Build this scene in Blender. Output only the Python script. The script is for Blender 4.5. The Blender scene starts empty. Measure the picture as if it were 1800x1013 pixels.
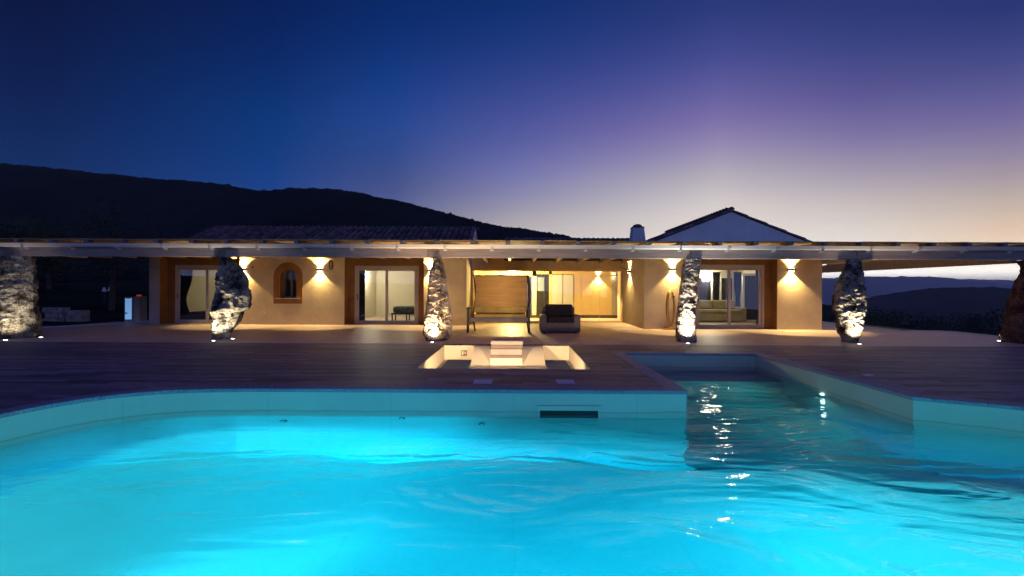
import bpy, math, random
from mathutils import Vector, Matrix, noise
from mathutils.geometry import tessellate_polygon
R = math.radians
random.seed(7)
S = bpy.context.scene
COL = S.collection

# ------------------------------------------------------------ camera
cam = bpy.data.cameras.new("camera")
cam.lens = 16.0; cam.sensor_width = 36.0; cam.clip_start = 0.05; cam.clip_end = 40000
co = bpy.data.objects.new("camera", cam); COL.objects.link(co)
co.location = (0, 0, 1.5); co.rotation_euler = (R(90), -0.0045, 0.005)
S.camera = co
S.render.resolution_x = 1024; S.render.resolution_y = 576
S.view_settings.view_transform = 'Standard'; S.view_settings.look = 'None'
S.view_settings.exposure = 0.0; S.view_settings.gamma = 1.0
S.render.engine = 'CYCLES'
cy = S.cycles
cy.use_denoising = True
cy.max_bounces = 10; cy.diffuse_bounces = 4; cy.glossy_bounces = 4; cy.transmission_bounces = 8; cy.transparent_max_bounces = 12
cy.sample_clamp_indirect = 3.0; cy.caustics_refractive = True; cy.caustics_reflective = False; cy.blur_glossy = 0.6
cy.volume_bounces = 0

def s2l(c):
    c = c / 255.0
    return c / 12.92 if c <= 0.04045 else ((c + 0.055) / 1.055) ** 2.4
def rgb(r, g, b): return (s2l(r), s2l(g), s2l(b), 1.0)

# ------------------------------------------------------------ dusk sky (afterglow low on the right)
W = bpy.data.worlds.new("World"); S.world = W; W.use_nodes = True
nt = W.node_tree; N = nt.nodes; L = nt.links; N.clear()
def wn(t, **k):
    n = N.new(t)
    for a, b in k.items(): setattr(n, a, b)
    return n
tc = wn('ShaderNodeTexCoord'); sep = wn('ShaderNodeSeparateXYZ'); L.new(tc.outputs['Generated'], sep.inputs[0])
at = wn('ShaderNodeMath', operation='ARCTAN2'); L.new(sep.outputs[0], at.inputs[0]); L.new(sep.outputs[1], at.inputs[1])
asn = wn('ShaderNodeMath', operation='ARCSINE'); L.new(sep.outputs[2], asn.inputs[0])
e_f = wn('ShaderNodeMapRange'); L.new(asn.outputs[0], e_f.inputs[0]); e_f.inputs[1].default_value = 0; e_f.inputs[2].default_value = R(50)
HAZE_D = 0.00021; HAZE_TOP = 200.0
def sky_ramp(stops):
    # colours as seen through the haze layer; the dome itself is brighter by what the haze takes away
    r = wn('ShaderNodeValToRGB'); r.color_ramp.interpolation = 'LINEAR'; el = r.color_ramp.elements
    degs = [0, 0.7, 1.5, 2.5, 3.5, 4.5, 5.5, 7, 8.5, 10, 11.5, 13, 14.5, 16, 17.5, 19, 21, 23, 25, 27, 29, 31.5, 35, 42, 50]
    for i, dg in enumerate(degs):
        k = max(q for q in range(len(stops)) if stops[q][0] <= dg); k = min(k, len(stops)-2)
        (d0, c0), (d1, c1) = stops[k], stops[k+1]; u = (dg-d0)/(d1-d0)
        c = rgb(*[c0[q]+(c1[q]-c0[q])*u for q in range(3)])
        path = min(8800.0, (HAZE_TOP-1.5)/max(1e-4, math.sin(R(max(dg, 0.4)))))
        f = math.exp(min(1.5, 0.9*HAZE_D*path))
        e = el[i] if i < 2 else el.new(dg/50.0)
        e.position = dg/50.0; e.color = (c[0]*f, c[1]*f, c[2]*f, 1)
    L.new(e_f.outputs[0], r.inputs[0]); return r
az_ramps = [
 (-46, [(0,(22,52,104)),(7,(6,42,94)),(11.7,(1,36,86)),(17.4,(0,24,72)),(22,(0,17,60)),(26,(2,14,52)),(50,(32,46,116))]),
 (-28, [(0,(80,90,140)),(6,(48,76,136)),(10,(20,62,130)),(14,(4,56,124)),(18.3,(0,52,118)),(23,(0,39,102)),(28,(0,28,86)),(34,(2,22,76)),(50,(32,46,116))]),
 (-15, [(0,(150,150,165)),(6,(108,114,150)),(9,(86,97,140)),(12.4,(64,78,131)),(16,(44,72,136)),(20.2,(29,67,140)),(24,(13,56,128)),(28.1,(2,44,112)),(34,(2,32,92)),(50,(32,46,116))]),
 (0,   [(0,(222,208,192)),(5,(198,188,180)),(7.7,(180,172,172)),(8.8,(166,160,166)),(11.5,(136,134,168)),(14.3,(112,114,169)),(17.5,(88,94,158)),(21,(67,78,148)),(26.8,(34,58,128)),(31.8,(6,45,111)),(38,(6,32,90)),(50,(32,46,116))]),
 (24,  [(0,(255,248,232)),(2.5,(252,244,226)),(5,(238,228,214)),(9,(219,209,204)),(10.5,(204,196,194)),(12.9,(181,173,181)),(15.5,(154,143,176)),(18.8,(124,110,165)),(21.5,(98,94,156)),(24.3,(73,77,145)),(28.9,(43,58,122)),(36,(24,38,96)),(50,(32,46,116))]),
 (37,  [(0,(255,253,248)),(2,(255,250,238)),(3.5,(242,232,214)),(5.3,(225,217,206)),(8,(206,194,186)),(11,(170,160,172)),(15,(126,114,160)),(19,(88,84,144)),(24,(50,62,124)),(30,(30,44,102)),(50,(32,46,116))]),
 (47,  [(0,(255,253,246)),(1.8,(255,249,232)),(4.6,(234,204,172)),(7.8,(190,174,160)),(11,(150,137,158)),(15,(107,98,152)),(19,(66,72,132)),(23.1,(37,51,111)),(30,(24,38,94)),(50,(32,46,116))]),
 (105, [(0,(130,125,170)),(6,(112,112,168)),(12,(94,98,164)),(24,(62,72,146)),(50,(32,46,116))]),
 (170, [(0,(112,126,184)),(8,(108,124,184)),(18,(94,112,180)),(30,(68,86,160)),(50,(32,46,116))]),  # unseen rear sky, set brighter than the front to light the gable
]
prev = None; pa = None
for a, st in az_ramps:
    r = sky_ramp(st)
    if prev is None:
        prev = r.outputs[0]
    else:
        mr = wn('ShaderNodeMapRange'); mr.interpolation_type = 'SMOOTHSTEP' if a > 60 else 'LINEAR'
        mr.inputs[1].default_value = R(pa); mr.inputs[2].default_value = R(a)
        L.new(at.outputs[0], mr.inputs[0])
        mx = wn('ShaderNodeMix', data_type='RGBA'); L.new(mr.outputs[0], mx.inputs[0]); L.new(prev, mx.inputs[6]); L.new(r.outputs[0], mx.inputs[7])
        prev = mx.outputs[2]
    pa = a
# west to north-west side turns into the same rear sky, so the dome closes smoothly behind
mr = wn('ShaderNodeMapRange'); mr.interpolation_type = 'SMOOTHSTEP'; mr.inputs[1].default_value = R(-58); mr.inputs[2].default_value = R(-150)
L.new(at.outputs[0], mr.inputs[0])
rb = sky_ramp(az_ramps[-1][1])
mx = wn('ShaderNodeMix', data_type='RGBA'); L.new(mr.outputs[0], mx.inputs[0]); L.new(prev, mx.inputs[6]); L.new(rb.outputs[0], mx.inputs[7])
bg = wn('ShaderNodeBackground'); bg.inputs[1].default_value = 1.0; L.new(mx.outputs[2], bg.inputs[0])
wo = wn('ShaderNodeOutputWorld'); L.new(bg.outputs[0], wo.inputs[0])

# ------------------------------------------------------------ lamps helper
def lamp(kind, name, loc, target, power, color, size=0.05, angle=90, blend=0.2, parent=None):
    d = bpy.data.lights.new(name, kind); d.energy = power; d.color = color
    if kind == 'SPOT': d.spot_size = R(angle); d.spot_blend = blend; d.shadow_soft_size = size
    elif kind == 'POINT': d.shadow_soft_size = size
    else: d.shape = 'DISK'; d.size = size
    o = bpy.data.objects.new(name, d); COL.objects.link(o); o.location = loc
    if target is not None:
        o.rotation_euler = (Vector(target) - Vector(loc)).to_track_quat('-Z', 'Y').to_euler()
    if parent is not None:
        o.location = Vector(loc) - worldloc(parent); o.parent = parent
    return o
def worldloc(o):
    v = Vector((0, 0, 0))
    while o is not None: v += o.location; o = o.parent
    return v
WARM = (1.0, 0.665, 0.26); POOLC = (0.62, 1.0, 1.05)

# ------------------------------------------------------------ materials
MATS = {}
def pmat(name, col, rough=0.6, var=0.12, scale=3.0, bump=0.0, bscale=20.0, metal=0.0, spec=0.5, col2=None, stretch=None, detail=6, objrand=0.0, attr=None, emit=None, estr=0.0, bdist=0.02):
    m = bpy.data.materials.new(name); m.use_nodes = True
    t = m.node_tree; n = t.nodes; l = t.links
    p = n['Principled BSDF']
    p.inputs['Roughness'].default_value = rough; p.inputs['Metallic'].default_value = metal
    p.inputs['Specular IOR Level'].default_value = spec
    c = col if len(col) == 4 else (*col, 1)
    g = n.new('ShaderNodeNewGeometry')
    mp = n.new('ShaderNodeMapping'); l.new(g.outputs['Position'], mp.inputs[0])
    if stretch: mp.inputs['Scale'].default_value = stretch
    nz = n.new('ShaderNodeTexNoise'); nz.inputs['Scale'].default_value = scale; nz.inputs['Detail'].default_value = detail; nz.inputs['Roughness'].default_value = 0.62
    l.new(mp.outputs[0], nz.inputs['Vector'])
    rp = n.new('ShaderNodeValToRGB')
    c2 = col2 if col2 else tuple(x * (1 - var * 2) for x in c[:3]) + (1,)
    if len(c2) == 3: c2 = (*c2, 1)
    hi = tuple(min(1, x * (1 + var)) for x in c[:3]) + (1,)
    rp.color_ramp.elements[0].position = 0.3; rp.color_ramp.elements[0].color = c2
    rp.color_ramp.elements[1].position = 0.68; rp.color_ramp.elements[1].color = hi
    l.new(nz.outputs[0], rp.inputs[0]); out = rp.outputs[0]
    if objrand or attr:
        hs = n.new('ShaderNodeMix'); hs.data_type = 'RGBA'; hs.blend_type = 'MULTIPLY'; hs.inputs[0].default_value = 1
        mr = n.new('ShaderNodeMapRange'); mr.inputs[3].default_value = 1 - (objrand or 0.3); mr.inputs[4].default_value = 1 + (objrand or 0.3) * 0.6
        if attr:
            a = n.new('ShaderNodeAttribute'); a.attribute_name = attr; l.new(a.outputs['Fac'], mr.inputs[0])
        else:
            a = n.new('ShaderNodeObjectInfo'); l.new(a.outputs['Random'], mr.inputs[0])
        l.new(out, hs.inputs[6]); l.new(mr.outputs[0], hs.inputs[7]); out = hs.outputs[2]
    l.new(out, p.inputs['Base Color'])
    if bump:
        b = n.new('ShaderNodeTexNoise'); b.inputs['Scale'].default_value = bscale; b.inputs['Detail'].default_value = 8
        l.new(mp.outputs[0], b.inputs['Vector'])
        bp = n.new('ShaderNodeBump'); bp.inputs['Strength'].default_value = bump; bp.inputs['Distance'].default_value = bdist
        l.new(b.outputs[0], bp.inputs['Height']); l.new(bp.outputs[0], p.inputs['Normal'])
    if emit:
        p.inputs['Emission Color'].default_value = (*emit, 1); p.inputs['Emission Strength'].default_value = estr
    MATS[name] = m; return m

PLASTER = pmat('cream_plaster', (0.66, 0.56, 0.38), 0.9, 0.10, 1.4, 0.4, 18, bdist=0.02, detail=10)
PLASTER_W = pmat('white_plaster', (0.78, 0.80, 0.78), 0.9, 0.06, 1.5, 0.3, 26, bdist=0.01)
PLASTER_G = pmat('grey_plaster', (0.40, 0.37, 0.38), 0.9, 0.08, 1.5, 0.3, 26, bdist=0.01)
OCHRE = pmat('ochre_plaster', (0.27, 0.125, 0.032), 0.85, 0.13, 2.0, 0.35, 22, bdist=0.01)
ROOMW = pmat('room_paint', (0.62, 0.57, 0.44), 0.8, 0.04, 1.0)
ROOMO = pmat('room_paint_warm', (0.72, 0.56, 0.26), 0.8, 0.05, 1.0)
PLANK = pmat('deck_wood_tile', (0.21, 0.16, 0.19), 0.55, 0.34, 5.0, 0.25, 30, stretch=(0.6, 7, 1), attr='tone', objrand=0.62, bdist=0.004)
DECKBASE = pmat('deck_joint', (0.035, 0.028, 0.03), 0.9)
COPING = pmat('coping_granite', (0.30, 0.29, 0.36), 0.6, 0.3, 60.0, 0.7, 70, col2=(0.09, 0.085, 0.12), objrand=0.12, bdist=0.01)
LINER = pmat('pool_liner', (0.56, 0.55, 0.46), 0.5, 0.05, 0.8)
BEAMW = pmat('beam_wood', (0.34, 0.27, 0.245), 0.6, 0.16, 2.5, 0.3, 14, stretch=(0.5, 5, 5), objrand=0.18, bdist=0.004)
BEAMD = pmat('beam_block_wood', (0.20, 0.155, 0.145), 0.6, 0.2, 6)
RAFTW = pmat('rafter_wood', (0.50, 0.33, 0.17), 0.6, 0.15, 4, 0.2, 20, stretch=(5, 0.5, 5), objrand=0.15, bdist=0.004)
BOARDW = pmat('roof_board', (0.52, 0.36, 0.19), 0.7, 0.15, 3, 0.2, 16, stretch=(5, 0.6, 5), objrand=0.2, bdist=0.004)
GUTTER = pmat('gutter_metal', (0.64, 0.62, 0.60), 0.35, 0.04, 2)
TILE = pmat('clay_roof_tile', (0.22, 0.135, 0.115), 0.75, 0.35, 6, 0.4, 40, objrand=0.5, bdist=0.006)
UNDERTILE = pmat('roof_bed', (0.05, 0.035, 0.03), 0.9)
FRAME = pmat('door_frame_paint', (0.46, 0.42, 0.41), 0.45, 0.04, 2)
DARKF = pmat('dim_frame_paint', (0.16, 0.15, 0.16), 0.5, 0.05, 3)
DARKM = pmat('dark_metal', (0.03, 0.028, 0.026), 0.45, 0.1, 8)
DARKW = pmat('dark_wood', (0.05, 0.028, 0.018), 0.5, 0.25, 6, stretch=(3, 3, 1))
BLACK = pmat('black_opening_shade', (0.006, 0.007, 0.012), 0.6)  # black colour standing for the dark inside openings
CURT = pmat('curtain_cloth', (0.012, 0.012, 0.02), 0.9, 0.2, 6)
CURTB = pmat('blue_curtain_cloth', (0.015, 0.03, 0.14), 0.9, 0.2, 6)
TAN = pmat('tan_fabric', (0.84, 0.64, 0.33), 0.85, 0.08, 3, 0.2, 60, stretch=(0.4, 1, 6))
def sheer(m):
    t = m.node_tree; n = t.nodes; l = t.links; p = n['Principled BSDF']; tr = n.new('ShaderNodeBsdfTranslucent'); mx = n.new('ShaderNodeMixShader'); mx.inputs[0].default_value = 0.6
    l.new(p.inputs['Base Color'].links[0].from_socket, tr.inputs[0]); l.new(p.outputs[0], mx.inputs[1]); l.new(tr.outputs[0], mx.inputs[2]); l.new(mx.outputs[0], n['Material Output'].inputs['Surface'])
sheer(TAN)
MUSTARD = pmat('mustard_cushion', (0.75, 0.52, 0.12), 0.85, 0.12, 4, 0.2, 40)
RATTAN = pmat('dark_rattan', (0.12, 0.085, 0.09), 0.6, 0.2, 30, 0.8, 90, stretch=(1, 1, 4), bdist=0.006)
CUSHD = pmat('black_cushion', (0.018, 0.014, 0.02), 0.9, 0.2, 5, 0.3, 12)
SOFA = pmat('beige_sofa', (0.33, 0.28, 0.17), 0.9, 0.12, 4, 0.3, 14)
THROW = pmat('grey_blanket', (0.11, 0.14, 0.13), 0.9, 0.3, 8, 0.6, 10)
WHITED = pmat('white_door_paint', (0.66, 0.68, 0.66), 0.4, 0.03, 2)
HOSEM = pmat('orange_hose', (0.42, 0.24, 0.06), 0.5, 0.1, 8)
PADM = pmat('cream_pad', (0.36, 0.29, 0.24), 0.8, 0.06, 4)
PADD = pmat('tan_pad_edge', (0.20, 0.13, 0.10), 0.8, 0.08, 4)
PITW = pmat('pit_plaster', (0.80, 0.65, 0.42), 0.8, 0.04, 1.5)
LID = pmat('skimmer_lid', (0.62, 0.62, 0.68), 0.5, 0.03, 4)
SOCK = pmat('white_plastic', (0.75, 0.73, 0.68), 0.4, 0.02, 4)
EARTH = pmat('dark_earth', (0.030, 0.033, 0.022), 0.95, spec=0.0, var=0.35, scale=0.15, bump=0.5, bscale=1.5, bdist=0.3)
GRAVEL = pmat('gravel_path', (0.14, 0.11, 0.12), 0.95, 0.3, 4, 0.6, 30)
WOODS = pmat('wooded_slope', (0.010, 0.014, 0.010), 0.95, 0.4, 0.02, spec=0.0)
FAR = pmat('hazy_far_slope', (0.22, 0.25, 0.22), 0.95, 0.3, 0.004, spec=0.0)  # slope colour lightened to carry part of the distance haze
STONEB = pmat('pale_stone_block', (0.34, 0.29, 0.24), 0.9, 0.25, 5, 0.6, 15)
LEAF = pmat('dark_leaf', (0.040, 0.060, 0.022), 0.7, 0.35, 1.2, objrand=0.3)
BARK = pmat('bark', (0.07, 0.05, 0.035), 0.9, 0.3, 6, 0.6, 20)
CABB = pmat('glowing_blue_panel', (0.35, 0.62, 0.78), 0.4, 0.03, 2, emit=(0.25, 0.55, 0.75), estr=0.35)  # emission gives the cabinet door a glow of its own
CABD = pmat('brown_cabinet', (0.06, 0.035, 0.032), 0.6, 0.15, 3)
REDL = pmat('glowing_red_cap', (0.5, 0.05, 0.03), 0.4, emit=(1, 0.1, 0.05), estr=0.25)  # small cap on the cabinet, given its own glow by emission
GLOW = pmat('lamp_glow', (1, 0.9, 0.7), 0.5, emit=(1.0, 0.78, 0.45), estr=24)
GLOWW = pmat('white_lamp_glow', (1, 1, 0.95), 0.5, emit=(1.0, 0.95, 0.85), estr=14)
GLOWP = pmat('pool_lamp_glow', (0.8, 1, 1), 0.5, emit=(0.55, 0.95, 1.0), estr=5)

def tile_floor():
    m = bpy.data.materials.new('porch_stone_tile'); m.use_nodes = True; t = m.node_tree; n = t.nodes; l = t.links; p = n['Principled BSDF']
    g = n.new('ShaderNodeNewGeometry'); b = n.new('ShaderNodeTexBrick'); l.new(g.outputs['Position'], b.inputs['Vector'])
    b.offset = 0.5; b.inputs['Scale'].default_value = 1; b.inputs['Brick Width'].default_value = 0.9; b.inputs['Row Height'].default_value = 0.45; b.inputs['Mortar Size'].default_value = 0.006
    b.inputs['Color1'].default_value = (0.60, 0.49, 0.42, 1); b.inputs['Color2'].default_value = (0.52, 0.42, 0.36, 1); b.inputs['Mortar'].default_value = (0.16, 0.13, 0.11, 1)
    z = n.new('ShaderNodeTexNoise'); z.inputs['Scale'].default_value = 2.2; z.inputs['Detail'].default_value = 8; l.new(g.outputs['Position'], z.inputs['Vector'])
    mr = n.new('ShaderNodeMapRange'); mr.inputs[3].default_value = 0.75; mr.inputs[4].default_value = 1.2; l.new(z.outputs[0], mr.inputs[0])
    mx = n.new('ShaderNodeMix'); mx.data_type = 'RGBA'; mx.blend_type = 'MULTIPLY'; mx.inputs[0].default_value = 1
    l.new(b.outputs[0], mx.inputs[6]); l.new(mr.outputs[0], mx.inputs[7]); l.new(mx.outputs[2], p.inputs['Base Color'])
    mr2 = n.new('ShaderNodeMapRange'); mr2.inputs[3].default_value = 0.38; mr2.inputs[4].default_value = 0.6; l.new(z.outputs[0], mr2.inputs[0]); l.new(mr2.outputs[0], p.inputs['Roughness'])
    return m
PORCH = tile_floor()

def liner_detail(m):
    t = m.node_tree; n = t.nodes; l = t.links; p = n['Principled BSDF']; src = p.inputs['Base Color'].links[0].from_socket
    g = n.new('ShaderNodeNewGeometry'); sp = n.new('ShaderNodeSeparateXYZ'); l.new(g.outputs['Position'], sp.inputs[0])
    nz = n.new('ShaderNodeTexNoise'); nz.inputs['Scale'].default_value = 1.7; nz.inputs['Detail'].default_value = 5; l.new(g.outputs['Position'], nz.inputs['Vector'])
    ad = n.new('ShaderNodeMath'); ad.operation = 'MULTIPLY_ADD'; l.new(nz.outputs[0], ad.inputs[0]); ad.inputs[1].default_value = 0.05; l.new(sp.outputs[2], ad.inputs[2])
    r = n.new('ShaderNodeValToRGB'); l.new(ad.outputs[0], r.inputs[0])          # scum line a hand above the water, film below it
    mr = n.new('ShaderNodeMapRange'); mr.inputs[1].default_value = -0.45; mr.inputs[2].default_value = -0.10; l.new(ad.outputs[0], mr.inputs[0]); l.new(mr.outputs[0], r.inputs[0])
    e = r.color_ramp.elements; e[0].position = 0.0; e[0].color = (0.95, 0.95, 0.95, 1); e[1].position = 1.0; e[1].color = (1, 1, 1, 1)
    for q, c in ((0.20, 0.80), (0.42, 0.86), (0.45, 0.66), (0.48, 0.70), (0.53, 0.98)):
        x = e.new(q); x.color = (c, c, c*0.97, 1)
    wv = n.new('ShaderNodeMath'); wv.operation = 'PINGPONG'; wv.inputs[1].default_value = 0.9; l.new(sp.outputs[0], wv.inputs[0])
    gt = n.new('ShaderNodeMath'); gt.operation = 'LESS_THAN'; l.new(wv.outputs[0], gt.inputs[0]); gt.inputs[1].default_value = 0.012
    sm = n.new('ShaderNodeMath'); sm.operation = 'MULTIPLY_ADD'; l.new(gt.outputs[0], sm.inputs[0]); sm.inputs[1].default_value = -0.08; sm.inputs[2].default_value = 1.0
    a = n.new('ShaderNodeMix'); a.data_type = 'RGBA'; a.blend_type = 'MULTIPLY'; a.inputs[0].default_value = 1; l.new(src, a.inputs[6]); l.new(r.outputs[0], a.inputs[7])
    b = n.new('ShaderNodeMix'); b.data_type = 'RGBA'; b.blend_type = 'MULTIPLY'; b.inputs[0].default_value = 1; l.new(a.outputs[2], b.inputs[6]); l.new(sm.outputs[0], b.inputs[7])
    l.new(b.outputs[2], p.inputs['Base Color'])
liner_detail(LINER)

def rock_mat(name, base, dark, light):
    m = bpy.data.materials.new(name); m.use_nodes = True; t = m.node_tree; n = t.nodes; l = t.links; p = n['Principled BSDF']
    p.inputs['Roughness'].default_value = 1.0; p.inputs['Specular IOR Level'].default_value = 0.15
    g = n.new('ShaderNodeNewGeometry')
    a = n.new('ShaderNodeTexNoise'); a.inputs['Scale'].default_value = 3.2; a.inputs['Detail'].default_value = 9; a.inputs['Roughness'].default_value = 0.7; l.new(g.outputs['Position'], a.inputs['Vector'])
    r = n.new('ShaderNodeValToRGB'); e = r.color_ramp.elements
    e[0].position = 0.40; e[0].color = (*dark, 1); e[1].position = 0.60; e[1].color = (*light, 1); x = e.new(0.5); x.color = (*base, 1)
    l.new(a.outputs[0], r.inputs[0])
    b = n.new('ShaderNodeTexNoise'); b.inputs['Scale'].default_value = 26; b.inputs['Detail'].default_value = 9; b.inputs['Roughness'].default_value = 0.75; l.new(g.outputs['Position'], b.inputs['Vector'])
    r2 = n.new('ShaderNodeValToRGB'); r2.color_ramp.elements[0].position = 0.38; r2.color_ramp.elements[0].color = (0.25, 0.24, 0.22, 1); r2.color_ramp.elements[1].position = 0.6; r2.color_ramp.elements[1].color = (1.15, 1.15, 1.15, 1)
    l.new(b.outputs[0], r2.inputs[0])
    mx = n.new('ShaderNodeMix'); mx.data_type = 'RGBA'; mx.blend_type = 'MULTIPLY'; mx.inputs[0].default_value = 1
    l.new(r.outputs[0], mx.inputs[6]); l.new(r2.outputs[0], mx.inputs[7]); l.new(mx.outputs[2], p.inputs['Base Color'])
    bp = n.new('ShaderNodeBump'); bp.inputs['Strength'].default_value = 1.0; bp.inputs['Distance'].default_value = 0.06
    l.new(b.outputs[0], bp.inputs['Height']); l.new(bp.outputs[0], p.inputs['Normal'])
    return m
ROCKG = rock_mat('granite_rock', (0.30, 0.28, 0.24), (0.05, 0.047, 0.043), (0.58, 0.55, 0.47))
ROCKB = rock_mat('brown_rock', (0.20, 0.125, 0.10), (0.09, 0.055, 0.05), (0.30, 0.20, 0.15))
ROCKW = rock_mat('pale_rock', (0.42, 0.34, 0.26), (0.12, 0.09, 0.07), (0.62, 0.52, 0.40))

def glass_mat():
    m = bpy.data.materials.new('window_glass'); m.use_nodes = True; t = m.node_tree; n = t.nodes; l = t.links; n.clear()
    o = n.new('ShaderNodeOutputMaterial'); tr = n.new('ShaderNodeBsdfTransparent'); tr.inputs[0].default_value = (0.93, 0.95, 0.94, 1)
    gl = n.new('ShaderNodeBsdfGlossy'); gl.inputs['Roughness'].default_value = 0.0; fr = n.new('ShaderNodeFresnel'); fr.inputs[0].default_value = 1.5
    mx = n.new('ShaderNodeMixShader'); l.new(fr.outputs[0], mx.inputs[0]); l.new(tr.outputs[0], mx.inputs[1]); l.new(gl.outputs[0], mx.inputs[2]); l.new(mx.outputs[0], o.inputs[0])
    return m
GLASS = glass_mat()

def water_mat(name, dens, calm):
    m = bpy.data.materials.new(name); m.use_nodes = True; t = m.node_tree; n = t.nodes; l = t.links; p = n['Principled BSDF']
    p.inputs['Base Color'].default_value = (1, 1, 1, 1); p.inputs['Roughness'].default_value = 0.0; p.inputs['IOR'].default_value = 1.33; p.inputs['Transmission Weight'].default_value = 1
    va = n.new('ShaderNodeVolumeAbsorption'); va.inputs['Color'].default_value = (0.08, 0.87, 0.965, 1); va.inputs['Density'].default_value = dens
    l.new(va.outputs[0], n['Material Output'].inputs['Volume'])
    g = n.new('ShaderNodeNewGeometry')
    mp = n.new('ShaderNodeMapping'); mp.inputs['Rotation'].default_value = (0, 0, R(20)); mp.inputs['Scale'].default_value = (0.55, 1.3, 1); l.new(g.outputs['Position'], mp.inputs[0])
    a = n.new('ShaderNodeTexNoise'); a.inputs['Scale'].default_value = 0.75; a.inputs['Detail'].default_value = 2.5; a.inputs['Distortion'].default_value = 1.6; l.new(mp.outputs[0], a.inputs['Vector'])
    b = n.new('ShaderNodeTexNoise'); b.inputs['Scale'].default_value = 4.0; b.inputs['Detail'].default_value = 3; b.inputs['Distortion'].default_value = 0.8; l.new(mp.outputs[0], b.inputs['Vector'])
    sp = n.new('ShaderNodeSeparateXYZ'); l.new(g.outputs['Position'], sp.inputs[0])
    mr = n.new('ShaderNodeMapRange'); mr.interpolation_type = 'SMOOTHSTEP'; mr.inputs[1].default_value = -0.5; mr.inputs[2].default_value = 4.0; mr.inputs[3].default_value = calm; mr.inputs[4].default_value = 1.35; l.new(sp.outputs[0], mr.inputs[0])
    ma = n.new('ShaderNodeMath'); ma.operation = 'MULTIPLY'; l.new(b.outputs[0], ma.inputs[0]); ma.inputs[1].default_value = 0.10
    ad = n.new('ShaderNodeMath'); ad.operation = 'ADD'; l.new(a.outputs[0], ad.inputs[0]); l.new(ma.outputs[0], ad.inputs[1])
    mu = n.new('ShaderNodeMath'); mu.operation = 'MULTIPLY'; l.new(ad.outputs[0], mu.inputs[0]); l.new(mr.outputs[0], mu.inputs[1])
    bp = n.new('ShaderNodeBump'); bp.inputs['Strength'].default_value = 1.0; bp.inputs['Distance'].default_value = 0.17
    l.new(mu.outputs[0], bp.inputs['Height']); l.new(bp.outputs[0], p.inputs['Normal'])
    return m
WATER = water_mat('pool_water', 0.62, 0.4)
SPAW = water_mat('spa_water', 0.3, 0.1)

# ------------------------------------------------------------ mesh helpers
class MB:
    def __init__(s): s.v = []; s.f = []
    def add(s, vs, fs):
        o = len(s.v); s.v += [tuple(v) for v in vs]; s.f += [tuple(i + o for i in f) for f in fs]; return s
    def box(s, x0, y0, z0, x1, y1, z1):
        x0, x1 = sorted((x0, x1)); y0, y1 = sorted((y0, y1)); z0, z1 = sorted((z0, z1))
        return s.add([(x0,y0,z0),(x1,y0,z0),(x1,y1,z0),(x0,y1,z0),(x0,y0,z1),(x1,y0,z1),(x1,y1,z1),(x0,y1,z1)],
                     [(0,3,2,1),(4,5,6,7),(0,1,5,4),(1,2,6,5),(2,3,7,6),(3,0,4,7)])
    def prism(s, pts, axis, a0, a1):       # extrude a 2D outline (ccw) along axis; 'y': pts=(x,z)  'x': pts=(y,z)  'z': pts=(x,y)
        def P(p, a): return {'y': (p[0], a, p[1]), 'x': (a, p[0], p[1]), 'z': (p[0], p[1], a)}[axis]
        n = len(pts); vs = [P(p, a0) for p in pts] + [P(p, a1) for p in pts]
        fs = [(i, (i+1) % n, n+(i+1) % n, n+i) for i in range(n)] + [tuple(range(n))[::-1], tuple(range(n, 2*n))]
        if axis == 'y': fs = [f[::-1] for f in fs]
        return s.add(vs, fs)
    def tube(s, pts, r, n=8, caps=True):
        pts = [Vector(p) for p in pts]; rs = r if isinstance(r, (list, tuple)) else [r]*len(pts); vs = []
        for i, p in enumerate(pts):
            d = (pts[min(i+1, len(pts)-1)] - pts[max(i-1, 0)]).normalized()
            u = d.cross(Vector((0.13, 0.21, 1.0))); 
            if u.length < 0.1: u = d.cross(Vector((1, 0, 0)))
            u.normalize(); w = d.cross(u)
            for k in range(n):
                a = 2*math.pi*k/n; vs.append(p + (u*math.cos(a) + w*math.sin(a))*rs[i])
        fs = [(i*n+k, i*n+(k+1) % n, (i+1)*n+(k+1) % n, (i+1)*n+k) for i in range(len(pts)-1) for k in range(n)]
        if caps: fs += [tuple(range(n))[::-1], tuple(range((len(pts)-1)*n, len(pts)*n))]
        return s.add(vs, fs)
    def lathe(s, c, prof, n=16):           # prof: (r, z)
        vs = [(c[0]+r*math.cos(2*math.pi*k/n), c[1]+r*math.sin(2*math.pi*k/n), c[2]+z) for r, z in prof for k in range(n)]
        fs = [(i*n+k, i*n+(k+1) % n, (i+1)*n+(k+1) % n, (i+1)*n+k) for i in range(len(prof)-1) for k in range(n)]
        fs += [tuple(range(n))[::-1], tuple(range((len(prof)-1)*n, len(prof)*n))]
        return s.add(vs, fs)
    def build(s, name, m, parent=None, smooth=False, bevel=0, seg=2, shift=True):
        me = bpy.data.meshes.new(name); off = worldloc(parent) if (parent is not None and shift) else Vector((0, 0, 0))
        me.from_pydata([tuple(Vector(v)-off) for v in s.v], [], s.f); me.materials.append(m)
        if smooth:
            for p in me.polygons: p.use_smooth = True
        me.update()
        o = bpy.data.objects.new(name, me); COL.objects.link(o)
        if parent is not None: o.parent = parent
        if bevel:
            b = o.modifiers.new('bevel', 'BEVEL'); b.width = bevel; b.segments = seg; b.limit_method = 'ANGLE'
        return o
def box(x0, y0, z0, x1, y1, z1): return MB().box(x0, y0, z0, x1, y1, z1)
def tag(o, label=None, cat=None, group=None, kind=None):
    if label: o['label'] = label
    if cat: o['category'] = cat
    if group: o['group'] = group
    if kind: o['kind'] = kind
    return o
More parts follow.
